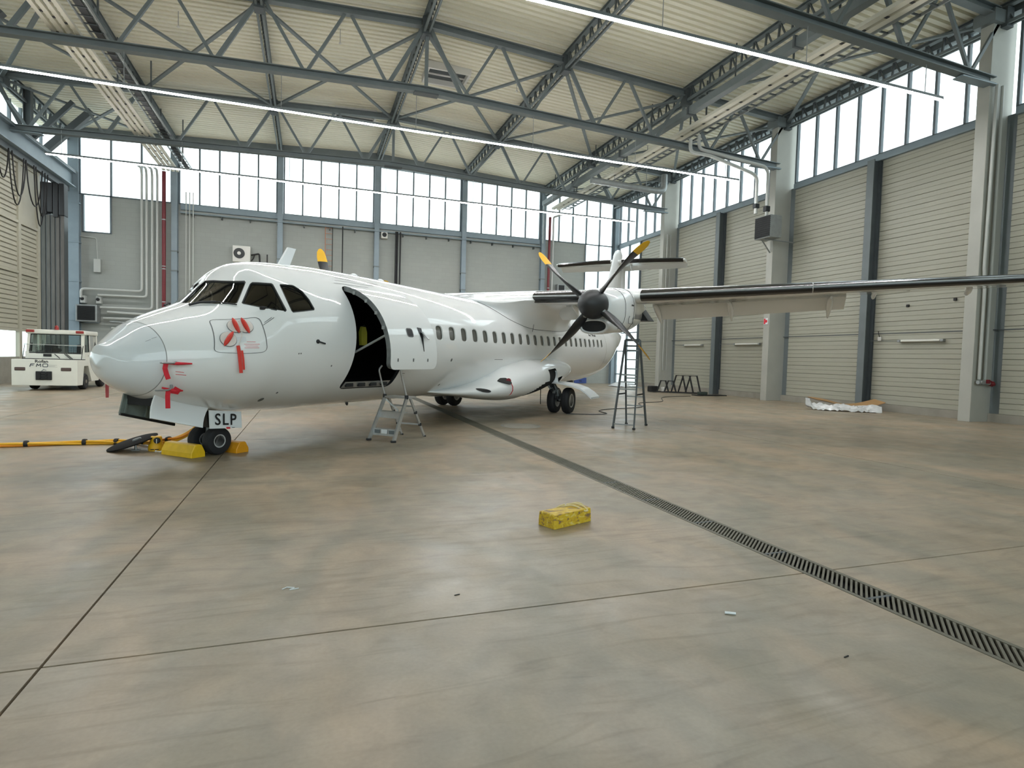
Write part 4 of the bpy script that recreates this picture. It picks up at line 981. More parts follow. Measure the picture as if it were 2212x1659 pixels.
# ---- landing gear sponsons and main wheels
SS = [5.2, 5.7, 6.3, 6.9, 7.5, 8.1, 8.8, 9.6, 10.6, 11.6, 12.3, 12.9]
YO = [.62, .98, 1.38, 1.68, 1.867, 1.964, 2.044, 2.081, 2.054, 1.968, 1.817, 1.50]
ZT = [.84, .86, .91, 1.02, 1.23, 1.456, 1.576, 1.672, 1.695, 1.709, 1.66, 1.45]
ZB = [.81, .735, .668, .588, .528, .493, .494, .556, .733, .908, 1.038, 1.13]
def pod_c(s): return 1.0 if s > 6.6 else .5+.5*(s-5.2)/1.4
def pod_y(s, z):
    yo, zt, zb, yc = pchip(SS, YO, s), pchip(SS, ZT, s), pchip(SS, ZB, s), pod_c(s)
    return yc+(yo-yc)*max(0, 1-abs((z-(zt+zb)/2)/((zt-zb)/2))**2.3)**(1/2.3)
def pod_ring(s, sg, n, sc=1.0):
    yo, zt, zb, yc = pchip(SS, YO, s), pchip(SS, ZT, s), pchip(SS, ZB, s), pod_c(s); r_ = []
    for k in range(n):
        a = 2*pi*k/n; ca, sa = cos(a), sin(a); r_.append(L(s, sg*(yc+(yo-yc)*sc*abs(ca)**(2/2.3)*(1 if ca > 0 else -1)), (zt+zb)/2+(zt-zb)/2*sc*abs(sa)**(2/2.3)*(1 if sa > 0 else -1)))
    return r_
for sg in (1, -1):
    mb = MB(); n = 96; rows = []
    for i in range(181): rows.append(pod_ring(5.2+7.7*i/180, sg, n))
    fs = []
    for i in range(180):
        s = 5.2+7.7*(i+.5)/180
        for k in range(n):
            a = 2*pi*(k+.5)/n
            if 7.95 < s < 10.9 and 2*pi-1.9 < a < 2*pi+pchip([7.95, 8.15, 8.4, 8.7, 9.15, 9.7], [-1.57, -1.15, -.78, -.5, -.22, -.1], s): continue      # open wheel well
            if 9.70 < s < 10.35 and (a < .42 or a > 2*pi-.4): continue
            fs.append((i*n+k, i*n+(k+1) % n, (i+1)*n+(k+1) % n, (i+1)*n+k))
    fs += [tuple(range(n)), tuple(180*n+k for k in range(n))[::-1]]
    sp = mb.add([p for r in rows for p in r], fs).build('gear_sponson', M['white'], ac, smooth=50)
    MB().loft([pod_ring(7.7+3.5*i/18, sg, 48, .93) for i in range(19)]).build('wheel_well', M['lining'], sp)
    if sg > 0:
        MB().prism([L(10.33, 1.80, 1.33), L(10.42, 2.03, 1.33), L(10.42, 2.06, .97), L(10.33, 1.85, .97)], L(.03, 0, 0)).build('well_door', M['plate'], sp)
        pts = [(6.58+.17*cos(2*pi*k/18), .842+.048*sin(2*pi*k/18)-.025*cos(2*pi*k/18)) for k in range(18)]
        MB().add([L(s, pod_y(s, z)+.022, z) for s, z in pts], [tuple(range(18))]).build('landing_light', M['cable'], sp)
        pts = [(7.22, 1.065), (7.30, 1.10), (7.42, 1.145), (7.49, 1.15), (7.50, 1.09), (7.46, 1.02), (7.39, .985), (7.31, 1.01), (7.23, 1.04)]
        MB().prism([L(s, pod_y(s, z)+.022, z) for s, z in pts], L(0, .06, 0)).build('scoop_inlet', M['cable'], sp)
        MB().tube([L(9.3, pod_y(9.3, .8)-.02, .8), L(9.32, pod_y(9.3, .8)-.02, .36)], .012, 6).build('drain_tube', M['cable'], sp)
    # leg, wheels, flared gear door
    lg = MB().tube([L(10.5, sg*1.72, 1.15), L(10.77, sg*2.05, .42)], .085, 12).tube([L(10.5, sg*1.5, 1.15), L(10.72, sg*1.98, .6)], .04, 8).build('main_leg', M['gearmetal'], ac, smooth=60)
    MB().tube([L(10.77, sg*1.78, .40), L(10.77, sg*2.32, .40)], .05, 10).build('axle', M['darkmetal'], lg)
    for k in range(6): MB().tube([L(10.52+.02*k, sg*(1.80+.03*k), .98-.09*k), L(10.47+.03*k, sg*(1.92-.02*k), .85-.09*k), L(10.58, sg*(1.98), .55)], .014, 6).build('brake_hose', M['cable'], lg)
    for k in range(9): p = L(10.42+.05*(k % 4), sg*(1.70+.045*k), .95-.055*k); MB().bbox(p.x-.05, p.x+.05, p.y-.045, p.y+.045, p.z-.05, p.z+.04, .012).build('gear_fitting', M['gearmetal'] if k % 2 else M['darkmetal'], lg)
    MB().tube([L(10.35, sg*1.7, .95), L(10.6, sg*1.95, .5), L(10.5, sg*2.1, .42)], .03, 8).build('hydraulic_line', M['galv'], lg)
    MB().bbox(10.5, 10.66, min(-sg*1.85, -sg*2.05), max(-sg*1.85, -sg*2.05), .45, .75, .03).build('brake_block', M['gearmetal'], lg)
    for yy in (1.83, 2.29): wheel((10.77, sg*yy, .405), .405, .26, .21, 'main_wheel')
    mb = MB(); th = .03
    prof = [(1.62, .97), (1.95, .985), (2.3, .95), (2.55, .90), (2.80, .82), (3.0, .70), (3.16, .56)]
    rows = []
    for s, k0 in ((10.35, 0), (10.6, 0), (10.95, 0), (11.2, 0)): rows.append([L(s, sg*y, z) for y, z in prof])
    mb.grid(rows); mb.grid([[p+Vector((0, 0, -.05)) for p in r] for r in rows])
    mb.grid([rows[0], [p+Vector((0, 0, -.05)) for p in rows[0]]]); mb.grid([rows[-1], [p+Vector((0, 0, -.05)) for p in rows[-1]]])
    mb.grid([[r[-1] for r in rows], [r[-1]+Vector((0, 0, -.05)) for r in rows]])
    gdr = mb.build('main_gear_door', M['plate'], ac, smooth=40)
    MB().tube([L(10.5, sg*1.75, 1.0), L(10.6, sg*2.3, .93)], .02, 6).build('door_link', M['gearmetal'], gdr)

# small black intake duct with red bung on the sponson
def frame_obj(name, s, a, **k):
    """Empty standing on the skin: x aft, y up along the skin, z outward"""
    n = fn(s, a); e1 = (fp(s+.01, a)-fp(s-.01, a)).normalized(); e2 = n.cross(e1).normalized(); p = fp(s, a)
    m = Matrix(((e1.x, e2.x, n.x, p.x), (e1.y, e2.y, n.y, p.y), (e1.z, e2.z, n.z, p.z), (0, 0, 0, 1)))
    o = bpy.data.objects.new(name, None); C.objects.link(o); o.matrix_world = ACM @ m; o.empty_display_size = .1; return tag(o, **k)
e = bpy.data.objects.new('inlet_bung', None); C.objects.link(e); e.matrix_world = ACM @ Matrix.Translation(L(7.45, pod_y(7.45, 1.075)+.055, 1.075)); tag(e, 'round red bung with hanging ribbon in the sponson inlet', 'cover')
MB().lathe([(.06, -.03), (.07, -.01), (.07, .01), (.05, .02)], (0, 0, 0), (-.75, -.66, 0), 18).build('plug', M['darkred'], e, smooth=50)
MB().tube([(.02+.02*k, pod_y(7.45, 1.075)-pod_y(7.47, 1.0-.095*k)+.02, -.06-.095*k) for k in range(5)], .010, 6).build('ribbon', M['red'], e)

# ---- protective covers and streamers hung on the nose
def streamer(mb, pts, w, up=(0, 0, 1)):
    pts = [Vector(p) for p in pts]; a = []; b = []
    for i, p in enumerate(pts):
        d = (pts[min(i+1, len(pts)-1)]-pts[max(i-1, 0)]).normalized(); s = d.cross(Vector(up)).normalized()*w/2; a.append(p-s); b.append(p+s)
    mb.grid([a, b]); mb.grid([[q+Vector(up)*.006 for q in a], [q+Vector(up)*.006 for q in b]]); return mb
for s, a, lb, an in ((-0.345, 30.3, 'round plug with red handle, left one of the upper pair', 12), (-0.225, 27.3, 'round plug with red handle, right one of the upper pair', 10), (-0.51, 18.9, 'round plug with red handle, single lower one', 46)):
    o = frame_obj('port_cover', s, a, label=lb, cat='cover', group='port covers on the nose panel')
    MB().lathe([(.112, .003), (.112, .014), (.09, .02), (.001, .022)], (0, 0, 0), (0, 0, 1), 24).build('disc', M['clearplug'], o, smooth=40)
    MB().lathe([(.112, .002), (.118, .008), (.112, .014)], (0, 0, 0), (0, 0, 1), 24).build('disc_rim', M['outline'], o)
    c0, s0 = sin(radians(an)), cos(radians(an)); mb = MB(); rg = []
    for k in range(9):
        u = -1+2*k/8; r = .034*sqrt(max(.02, 1-u*u)); o_ = Vector((c0*u*.14, s0*u*.14, .03)); x = Vector((s0, -c0, 0)); rg.append([o_+x*r*cos(2*pi*q/10)+Vector((0, 0, 1))*(r*1.1*max(-.3, sin(2*pi*q/10))) for q in range(10)])
    mb.loft(rg).build('handle', M['orangered'], o, smooth=60)
o = frame_obj('warning_streamer', -0.385, 4.0, label='pair of folded orange-red warning streamers hanging below the nose panel plugs', cat='streamer')
streamer(streamer(MB(), [(-.02, .10, .03), (-.03, -.05, .03), (-.045, -.18, .03), (-.06, -.30, .03)], .05), [(.02, .02, .03), (.01, -.10, .035), (-.01, -.26, .03)], .03).build('ribbon', M['orangered'], o)
MB().tube([(-.01, .10, .02), (.06, .22, .02), (.10, .36, .02)], .006, 5).build('cord', M['clearplug'], o)
o = frame_obj('pitot_cover', -1.12, -3.6, label='red pitot cover with ribbon, upper one on the nose side', cat='cover', group='pitot covers on the nose')
MB().tube([(-.18, .0, .07), (.0, -.01, .085), (.17, -.015, .07)], [.012, .022, .010], 8).build('sleeve', M['red'], o, smooth=60)
streamer(MB(), [(-.14, .0, .08), (-.155, -.07, .09), (-.14, -.15, .085), (-.12, -.22, .08)], .06).build('ribbon', M['red'], o)
o = frame_obj('pitot_cover', -1.06, -38.5, label='red pitot cover with ribbon, lower one beside the gear door', cat='cover', group='pitot covers on the nose')
MB().tube([(-.16, .0, .07), (.0, -.01, .085), (.10, .0, .07)], [.012, .026, .010], 8).build('sleeve', M['red'], o, smooth=60)
streamer(streamer(MB(), [(-.02, .05, .08), (.05, .03, .10), (.04, -.03, .10), (-.06, -.02, .10)], .05), [(-.08, .0, .09), (-.07, -.08, .13), (-.05, -.16, .17), (-.03, -.24, .21)], .06).build('ribbon', M['red'], o)
o = bpy.data.objects.new('pitot_cover', None); C.objects.link(o); o.matrix_world = ACM @ Matrix.Translation(L(-1.24, -.56, 1.06)); tag(o, 'faded red ribbon cover hanging on the far side of the nose', 'cover', 'pitot covers on the nose')
MB().prism([(-.022, 0, .12), (.022, 0, .12), (.028, .01, -.04), (.02, 0, -.12), (-.02, 0, -.12), (-.018, .01, -.04)], (0, .008, 0)).build('ribbon', M['palered'], o)
e = bpy.data.objects.new('safety_vest', None); C.objects.link(e); e.matrix_world = ACM @ Matrix.Translation(L(2.62, .92, 2.04)) @ Matrix.Scale(0.55, 4); tag(e, 'yellow high-visibility vest hanging in the dark cargo opening', 'vest')
MB().loft([[(-.10, -.04, .3), (.10, -.04, .3), (.10, .04, .3), (-.10, .04, .3)], [(-.16, -.06, .1), (.15, -.06, .1), (.15, .06, .1), (-.16, .06, .1)], [(-.13, -.05, -.35), (.17, -.05, -.35), (.17, .05, -.35), (-.13, .05, -.35)]]).build('cloth', M['vest'], e, smooth=60)
MB().beam((-.1, 0, .3), (.1, 0, .36), .02, .02).build('hanger', M['darkmetal'], e)

# ============================================================ SERVICES ON ROOF AND WALLS
for i, (y, lb) in enumerate(((13.0, 'nearest long white LED strip lamp, upper right, ending before the right wall'), (22.0, 'second long white LED strip lamp crossing the whole hall'), (30.95, 'farthest long white LED strip lamp in front of the back windows'))):
    t = empty('strip_lamp', (4.0, y, 10.0)); tag(t, lb, 'lamp', 'LED strip lamps across the hall')
    x0, x1 = (-14.9, 14.35)
    MB().box(x0, x1, -0.05, 0.05, 0.0, 0.08).build('housing', M['steel'], t)
    MB().bbox(x0+0.04, x1-0.04, -0.045, 0.045, -0.03, 0.0, 0.01).build('diffuser', M['led'], t)
    for k in range(7): MB().tube([(x0+0.6+k*4.65, 0, 0.07), (x0+0.6+k*4.65, 0, 1.3)], 0.012, 5).build('suspension_wire', M['galv'], t)

def top(name, mb, m, label, cat, group=None, smooth=None):
    o = mb.build(name, m, smooth=smooth); return tag(o, label, cat, group)
# left cable trays (run along the hall, then drop at the back wall)
t = empty('cable_tray', (-7.15, 0, 11.3)); tag(t, 'four pale cable ducts side by side running along the roof on the left', 'cable tray')
for k in range(4): MB().box(-0.42+k*0.22, -0.29+k*0.22, -2, 36.4, 0, 0.10).build('duct', M['tray'], t)
clip = MB().box(-0.035, 0.035, -0.05, 0.05, -0.005, 0.012).build('clip', M['cable'], t); clip.location = (-0.245, 10, 0)
for k in range(22):
    for q in range(3):
        if k or q: o = clip.copy(); C.objects.link(o); o.parent = t; o.location = (-0.245+q*0.22, 10+k*1.2+0.25*q, 0)
for k in range(5): MB().beam((0, 6+k*7, 0.05), (0, 6+k*7, 2.4), 0.05, 0.05).build('hanger', M['steeldark'], t)
t = empty('cable_ladder', (-6.35, 0, 11.45)); tag(t, 'grey cable ladder beside the left cable ducts', 'cable tray')
for x in (-0.22, 0.22): MB().box(x-0.02, x+0.02, -2, 36.5, 0, 0.09).build('side_rail', M['galv'], t)
rg = MB().box(-0.21, 0.21, -0.02, 0.02, 0.01, 0.04).build('rung', M['steeldark'], t); rg.location = (0, 8, 0)
for k in range(1, 60): o = rg.copy(); C.objects.link(o); o.parent = t; o.location = (0, 8+k*0.48, 0)
MB().box(-0.1, 0.12, -2, 36.4, 0.03, 0.07).build('cables', M['cable'], t)
for k in range(5): MB().beam((0, 9+k*6.5, 0.05), (0, 9+k*6.5, 2.2), 0.05, 0.05).build('hanger', M['steeldark'], t)
# right trays and duct
t = empty('cable_tray', (15.6, 0, 11.75)); tag(t, 'two pale cable ducts with clips running along the roof on the right', 'cable tray')
for x in (-0.30, 0.05): MB().box(x, x+0.22, -2, 36.6, 0, 0.12).build('duct', M['tray'], t)
MB().box(0.40, 0.44, -2, 36.6, 0, 0.06).build('edge_rail', M['galv'], t)
clip = MB().box(-0.06, 0.06, -0.05, 0.05, -0.006, 0.012).build('clip', M['cable'], t); clip.location = (-0.03, 9, 0)
for k in range(1, 36): o = clip.copy(); C.objects.link(o); o.parent = t; o.location = (-0.03, 9+k*0.75, 0)
for k in range(5): MB().beam((0.1, 8+k*6.5, 0.1), (0.1, 8+k*6.5, 1.8), 0.05, 0.05).build('hanger', M['steeldark'], t)
t = empty('cable_ladder', (16.35, 0, 11.85)); tag(t, 'cable ladder with dark rungs beside the right cable ducts', 'cable tray')
for x in (-0.22, 0.22): MB().box(x-0.02, x+0.02, -2, 36.5, 0, 0.09).build('side_rail', M['galv'], t)
rg = MB().box(-0.21, 0.21, -0.025, 0.025, 0.01, 0.05).build('rung', M['steeldark'], t); rg.location = (0, 12, 0)
for k in range(1, 50): o = rg.copy(); C.objects.link(o); o.parent = t; o.location = (0, 12+k*0.5, 0)
for k in range(5): MB().beam((0, 11+k*6.0, 0.05), (0, 11+k*6.0, 1.7), 0.05, 0.05).build('hanger', M['steeldark'], t)
d = empty('air_duct', (14.9, 0, 11.95)); tag(d, 'long dark square air duct left of the right cable ducts', 'duct')
MB().box(-0.22, 0.08, -2, 36.8, 0.02, 0.30).build('duct_body', M['steel'], d)
for k in range(6): MB().box(-0.28, 0.12, 4+k*5.6, 4.08+k*5.6, -0.02, 0.36).build('joint_collar', M['steeldark'], d)
for k in range(6): MB().beam((-0.08, 7+k*5.6, 0.3), (-0.08, 7+k*5.6, 1.6), 0.04, 0.04).build('hanger', M['steeldark'], d)

# back wall: riser pipes, heater, units
Yw = YB-0.46
for i, (x, zb, xe) in enumerate(((-8.86, 4.85, -11.73), (-8.63, 4.55, -10.95), (-8.36, 3.88, -10.85), (-8.11, 3.3, -10.7))):
    pts = bend([(x+0.12, Yw-1.5, 11.42), (x+0.1, Yw-0.6, 11.5), (x, Yw, 11.3), (x, Yw, zb), (xe, Yw, zb-0.02)]+([(xe, Yw, 4.35)] if i == 0 else []), 0.18)
    top('riser_pipe', MB().tube(pts, 0.062, 10), M['pipegrey'], ['leftmost grey riser pipe turning left high above the black heater', 'second grey riser pipe from the left on the back wall', 'third grey riser pipe from the left on the back wall', 'rightmost grey riser pipe next to the red one on the back wall'][i], 'pipe', 'grey riser pipes on the back wall', 60)
rp = empty('red_riser_pipe', (-7.78, Yw-0.02, 0)); tag(rp, 'dark red fire riser pipe on back wall beside the grey risers', 'pipe')
MB().tube([(0, 0, 0.2), (0, 0, 11.6)], 0.10, 14).build('pipe', M['pipered'], rp, smooth=60)
for z in (4.3, 6.15, 6.3, 8.9): MB().lathe([(.115, 0), (.115, .05)], (0, 0, z), (0, 0, 1), 14).build('clamp', M['galv'], rp)
for i, x in enumerate((-6.68, -6.5, -6.32)): top('conduit', MB().tube([(x, Yw, 2.0), (x, Yw, 10.6)], 0.028, 6), M['pipegrey'], 'thin grey conduit right of the red riser column, %s of three' % ('left one', 'middle one', 'right one')[i], 'pipe', 'thin conduits beside the red riser')
rp = empty('red_riser_pipe', (15.66, Yw-0.05, 0)); tag(rp, 'far dark red riser pipe on back wall behind the propeller', 'pipe')
MB().tube([(0, 0, 0.2), (0, 0, 11.5)], 0.09, 12).build('pipe', M['pipered'], rp, smooth=60)
for z in (6.6, 8.4): MB().lathe([(.105, 0), (.105, .05)], (0, 0, z), (0, 0, 1), 12).build('clamp', M['galv'], rp)
top('riser_pipe', MB().tube(bend([(16.3, Yw-0.8, 11.6), (15.95, Yw, 11.55), (15.95, Yw, 0.5)], .1), 0.065, 10), M['pipegrey'], 'far grey riser pipe right of the far red pipe', 'pipe', smooth=60)
top('hanging_chain', MB().tube([(14.72+.02*(k % 2), 36.6, 11.96-k*.12) for k in range(22)], 0.035, 5), M['galv'], 'grey hanging hoist chain left of the far red pipe', 'chain')
for i, (za, xb) in enumerate(((3.62, -9.0), (3.10, -9.4), (2.75, -9.2), (2.1, -9.0))): top('horizontal_pipe', MB().tube([(-10.5+.1*i, Yw-.05, za), (xb+1.2, Yw-.05, za-.08)], 0.05 if i else .07, 8), M['pipegrey'] if i % 2 == 0 else M['galv'], ['upper', 'second', 'third', 'lowest'][i]+' horizontal pipe right of the black heater', 'pipe', 'horizontal pipes behind the nose', 60)
h = empty('wall_heater', (-11.45, YB-0.35, 3.50)); tag(h, 'black faced square fan heater in pale casing on back wall above the tug', 'heater')
MB().bbox(-0.46, 0.52, -0.35, 0.3, -0.46, 0.46, 0.03).build('casing', M['galv'], h)
for k in range(12): MB().box(-0.36, 0.42, -0.385, -0.345, -0.37+k*0.062, -0.335+k*0.062).build('louvre', M['mesh'], h)
MB().box(-0.38, 0.44, -0.352, -0.347, -0.38, 0.39).build('back_plate', M['black'], h)
MB().beam((-0.4, 0.3, -0.5), (0.6, -0.25, -0.5), 0.05, 0.05).build('bracket', M['steel'], h)
for i, x in enumerate((-11.68, -10.95)):
    s_ = empty('wall_fan', (x, YB-0.28, 4.27)); tag(s_, 'small boxed wall fan above the heater, %s one' % ('left', 'right')[i], 'fan', 'small fans above the heater')
    MB().bbox(-0.12, 0.12, -0.1, 0.2, -0.2, 0.2, 0.02).build('box', M['pipegrey'], s_); MB().lathe([(.09, 0), (.09, .03), (.04, .05)], (-.02, -.1, .02), (0, -1, 0), 16).build('fan_ring', M['cable'], s_)
b = empty('junction_box', (-11.05, YB-0.12, 6.15)); tag(b, 'pale grey wall box with conduit high on left of back wall', 'box')
MB().bbox(-0.16, 0.16, -0.12, 0.1, -0.36, 0.36, 0.015).build('case', M['pipegrey'], b); MB().tube(bend([(-.82, 0, 1.55), (-.05, 0, 1.52), (0, 0, .36)], .15), .022, 6).build('conduit', M['pipegrey'], b)
u = empty('cooling_unit', (-3.8, YB-0.25, 7.35)); tag(u, 'white outdoor cooling unit with black fan grille on back wall', 'cooling unit')
MB().bbox(-0.47, 0.47, -0.25, 0.2, -0.47, 0.47, 0.02).build('casing', M['acwhite'], u)
MB().lathe([(.30, 0), (.30, .03), (.27, .035), (.11, .03)], (-.12, -.25, .03), (0, -1, 0), 28).build('fan_grille', M['mesh'], u, smooth=40); MB().lathe([(.10, 0), (.10, .05), (.02, .06)], (-.12, -.25, .03), (0, -1, 0), 18).build('fan_hub', M['acwhite'], u)
MB().tube(bend([(.5, -.05, .0), (.72, -.05, .05), (.95, -.05, .12), (.98, -.05, -.4)], .15), .05, 8).build('hose', M['cable'], u)
MB().tube([(.5, -.05, -.35), (.62, -.05, -.2), (.7, -.05, .05)], .035, 8).build('hose', M['cable'], u)
MB().box(1.35, 1.42, -.1, -.02, -.5, .1).build('hose_end', M['cable'], u)
ld = empty('wall_ladder', (1.08, YB-0.25, 0)); tag(ld, 'orange fixed ladder on back wall above the fuselage', 'ladder')
for x in (-0.21, 0.21): MB().tube([(x, 0, 3.0), (x, 0, 9.45)], 0.022, 6).build('side_rail', mat('ladder_orange', (176, 120, 92), .6) if x < 0 else M['cable'], ld)
rg = MB().tube([(-.21, 0, 0), (.21, 0, 0)], .015, 6).build('rung', bpy.data.materials['ladder_orange'], ld); rg.location = (0, 0, 3.1)
for k in range(1, 20): o = rg.copy(); C.objects.link(o); o.parent = ld; o.location = (0, 0, 3.1+k*.33)
top('ladder_guard', MB().bbox(.86, 1.02, YB-.5, YB-.3, 6.3, 7.35, .04), M['vest'], 'small yellow guard plate hanging on the orange wall ladder', 'guard')
for i, x in enumerate((1.88,)): top('conduit', MB().tube([(x, Yw, 4), (x, Yw, 9.5)], .035, 6), M['cable'], 'dark vertical conduit right of the orange ladder', 'pipe')
for i, x in enumerate((5.12, 5.22, 5.40)): top('wall_cable', MB().tube([(x, Yw, 4), (x+.02, Yw, 9.5)], .05, 6), M['cable'], 'thick black vertical cable in middle of back wall, %s of three' % ('left', 'centre', 'right')[i], 'cable', 'black cable bundle on the back wall')
s_ = empty('wall_speaker', (4.42, YB-0.25, 9.26)); tag(s_, 'small pale wall speaker with dark cone under the back sill beam', 'speaker')
MB().bbox(-.2, .2, -.15, .2, -.22, .2, .04).build('case', M['acwhite'], s_); MB().lathe([(.14, 0), (.14, .02), (.05, .03)], (0, -.15, 0), (0, -1, 0), 18).build('cone', M['cable'], s_)
u = empty('cooling_unit', (16.7, YB-0.25, 6.72)); tag(u, 'small grey cooling unit on back wall behind the wing root', 'cooling unit')
MB().bbox(-.3, .3, -.2, .2, -.24, .24, .02).build('casing', M['galv'], u); MB().box(-.22, .22, -.21, -.195, -.18, .18).build('grille', M['mesh'], u)
bb = empty('blue_board', (18.5, YB-0.2, 0)); tag(bb, 'blue board standing against back wall under the tail', 'board'); MB().bbox(-.48, .48, -.05, .02, .02, .42, .01).build('sheet', M['bluepanel'], bb); MB().box(-.1, .1, -.06, -.045, .15, .2).build('handle', M['cable'], bb)

# right wall: fan heater with pipes, lamps, piped column, sign
h = empty('fan_heater', (19.55, 21.65, 7.95)); tag(h, 'unit fan heater with black louvres hung on the flat column', 'heater')
MB().bbox(-.10, .58, -.5, .45, -.5, .5, .03).build('casing', M['galv'], h)
for k in range(10): MB().beam((-.46+.36, -.5, -.42+k*.093), (-.46+.36, .42, -.42+k*.093), .09, .025, (1, 0, .4)).build('louvre', M['mesh'], h)
MB().box(-.105, -.09, -.48, .43, -.47, .47).build('back_plate', M['black'], h)
MB().tube([(.1, .2, -.5), (.9, .5, -1.0)], .03, 6).build('bracket', M['galv'], h); MB().tube([(0, -.1, -.52), (1.7, -.1, -.55)], .03, 6).build('bracket', M['galv'], h)
hp = empty('heater_pipe', (0, 21.6, 0)); tag(hp, 'left insulated heating pipe looping from the roof down to the fan heater', 'pipe')
MB().tube(bend([(15.4, 0, 11.3), (15.4, 0, 10.75), (16.4, 0, 10.75), (18.78, 0, 10.28), (19.02, 0, 10.1), (19.02, 0, 8.5)], .25), .075, 10).build('pipe', M['pipegrey'], hp, smooth=60)
MB().bbox(18.92, 19.14, -.1, .1, 8.75, 8.95, .02).build('valve', M['darkmetal'], hp)
hp = empty('heater_pipe', (0, 21.7, 0)); tag(hp, 'right insulated heating pipe looping from the roof down to the fan heater', 'pipe')
MB().tube(bend([(15.9, 0, 11.6), (15.9, 0, 11.0), (19.5, 0, 10.72), (19.72, 0, 10.5), (19.72, 0, 8.45)], .25), .07, 10).build('pipe', M['pipegrey'], hp, smooth=60)
MB().bbox(19.6, 19.84, -.1, .1, 8.7, 8.95, .02).build('valve', M['darkmetal'], hp)
vp = empty('ventilation_pipe', (0, 28.6, 0)); tag(vp, 'thick grey ventilation pipe with upturned end below the roof at right', 'pipe')
MB().tube(bend([(14.2, 0, 11.35), (18.3, 0, 11.25), (18.75, 0, 11.35), (18.75, 0, 12.2)], .3), .17, 14).build('pipe', M['galv'], vp, smooth=60)
for x in (15.6, 17.6): MB().tube([(x, 0, 11.3), (x, 0, deck(x)+.02)], .02, 6).build('hanger', M['galv'], vp)
for i, (a, b, lb) in enumerate(((27.9, 29.6, 'unlit tube lamp on right wall nearest the far column'), (23.4, 25.2, 'unlit tube lamp on right wall left of the heater column'), (14.5, 16.1, 'unlit tube lamp on right wall above the piped column base'))):
    t = empty('tube_lamp', (XR, (a+b)/2, 2.73)); tag(t, lb, 'lamp', 'unlit tube lamps on the right wall'); l_ = (b-a)/2
    MB().bbox(-.10, -.02, -l_, l_, -.04, .05, .012).build('housing', M['ledoff'], t); MB().tube([(-.13, -l_+.08, -.01), (-.13, l_-.08, -.01)], .032, 8).build('tube', M['ledoff'], t, smooth=60)
    for s in (-1, 1): MB().bbox(-.16, -.03, s*l_-.05, s*l_+.05, -.05, .04, .01).build('end_cap', M['galv'], t)
    MB().tube([(-.02, l_, 0), (-.02, l_+1.3, .03)], .012, 5).build('lead', M['galv'], t)
for i, (x, zb) in enumerate(((20.6, 1.4), (20.86, 1.4))):
    top('column_pipe', MB().tube([(x, 12.86, zb), (x, 12.86, 4.4), (x-.08*(1-i), 12.86, 5.0), (x, 12.86, 10.8)], .05, 8), M['pipegrey'], 'pale pipe on the right-hand piped column, %s of two' % ('left', 'right')[i], 'pipe', 'pipes on the near column', 60)
v = empty('hose_valve', (20.75, 12.83, 1.3)); tag(v, 'red and brass hose valve at the foot of the column pipes', 'valve')
MB().tube([(-.25, 0, 0), (.3, 0, -.03)], .06, 10).build('manifold', M['galv'], v); MB().lathe([(.09, 0), (.09, .1), (.05, .16)], (.32, 0, -.02), (1, -.4, -.3), 14).build('coupling', M['pipered'], v); MB().bbox(.05, .14, -.14, -.05, -.03, .1, .015).build('lever', M['pipered'], v)
MB().lathe([(.06, 0), (.06, .05)], (-.15, -.05, 0), (0, -1, 0), 10).build('handwheel', M['galv'], v)
for i, x in enumerate((20.62, 20.86)): top('column_pipe', MB().tube([(x, 30.88, 1.2), (x, 30.88, 9.5)], .035, 6), M['pipegrey'], 'thin pipe on the far column, %s of two' % ('left', 'right')[i], 'pipe', 'pipes on the far column', 60)
sg = empty('fire_sign', (20.40, 22.16, 3.75)); tag(sg, 'small square red and white fire equipment sign on heater column', 'sign')
MB().box(-.006, 0.0, -.13, .13, -.15, .15).build('plate', M['plate'], sg); MB().box(-.009, -.006, .02, .12, -.13, .13).build('red_field', M['red'], sg); MB().lathe([(.07, .009), (.05, .010)], (0, -.03, 0), (-1, 0, 0), 14).build('emblem', M['red'], sg)
for i, (y, z) in enumerate(((15.9, 4.05), (14.2, 4.15))): top('wall_plug', MB().bbox(XR-.06, XR, y-.05, y+.05, z-.05, z+.05, .012), M['cable'], 'small black wall bracket under the wing, %s one' % ('left', 'right')[i], 'bracket', 'black wall brackets under the wing')
so = empty('socket', (XR-.05, 16.95, 2.85)); tag(so, 'small wall switch with curled lead right of the dark post', 'switch'); MB().bbox(-.04, 0, -.07, .07, -.1, .06, .01).build('case', M['acwhite'], so); MB().tube([(-.03, 0, .05), (-.05, .03, .2), (-.03, .06, .28)], .012, 5).build('lead', M['cable'], so)
# roof pendants
for i, (x, y) in enumerate(((1.0, 24.0), (8.6, 25.0), (13.4, 26.5), (-4.6, 24.5))):
    z = deck(x); p = empty('detector', (x, y, z)); tag(p, 'small hanging smoke detector, %s' % ('left of ridge purlin', 'right of ridge purlin', 'beside the right cable ducts', 'right of left cable trays')[i], 'detector', 'hanging detectors'); MB().tube([(0, 0, 0), (0, 0, -.5)], .012, 5).build('rod', M['galv'], p); MB().lathe([(.03, 0), (.06, .05), (.02, .08)], (0, 0, -.5), (0, 0, -1), 10).build('head', M['acwhite'], p)
for i, x in enumerate((-6.0, 1.0, 7.0, 12.6)): top('tension_wire', MB().tube([(x-3.5, 26.5, deck(x-3.5)-.55), (x+3.5, 26.5, deck(x+3.5)-.55)], .012, 5), M['steeldark'], 'thin tension wire under the roof, %s' % ('leftmost', 'left of ridge', 'right of ridge', 'rightmost')[i], 'wire', 'tension wires under the roof')

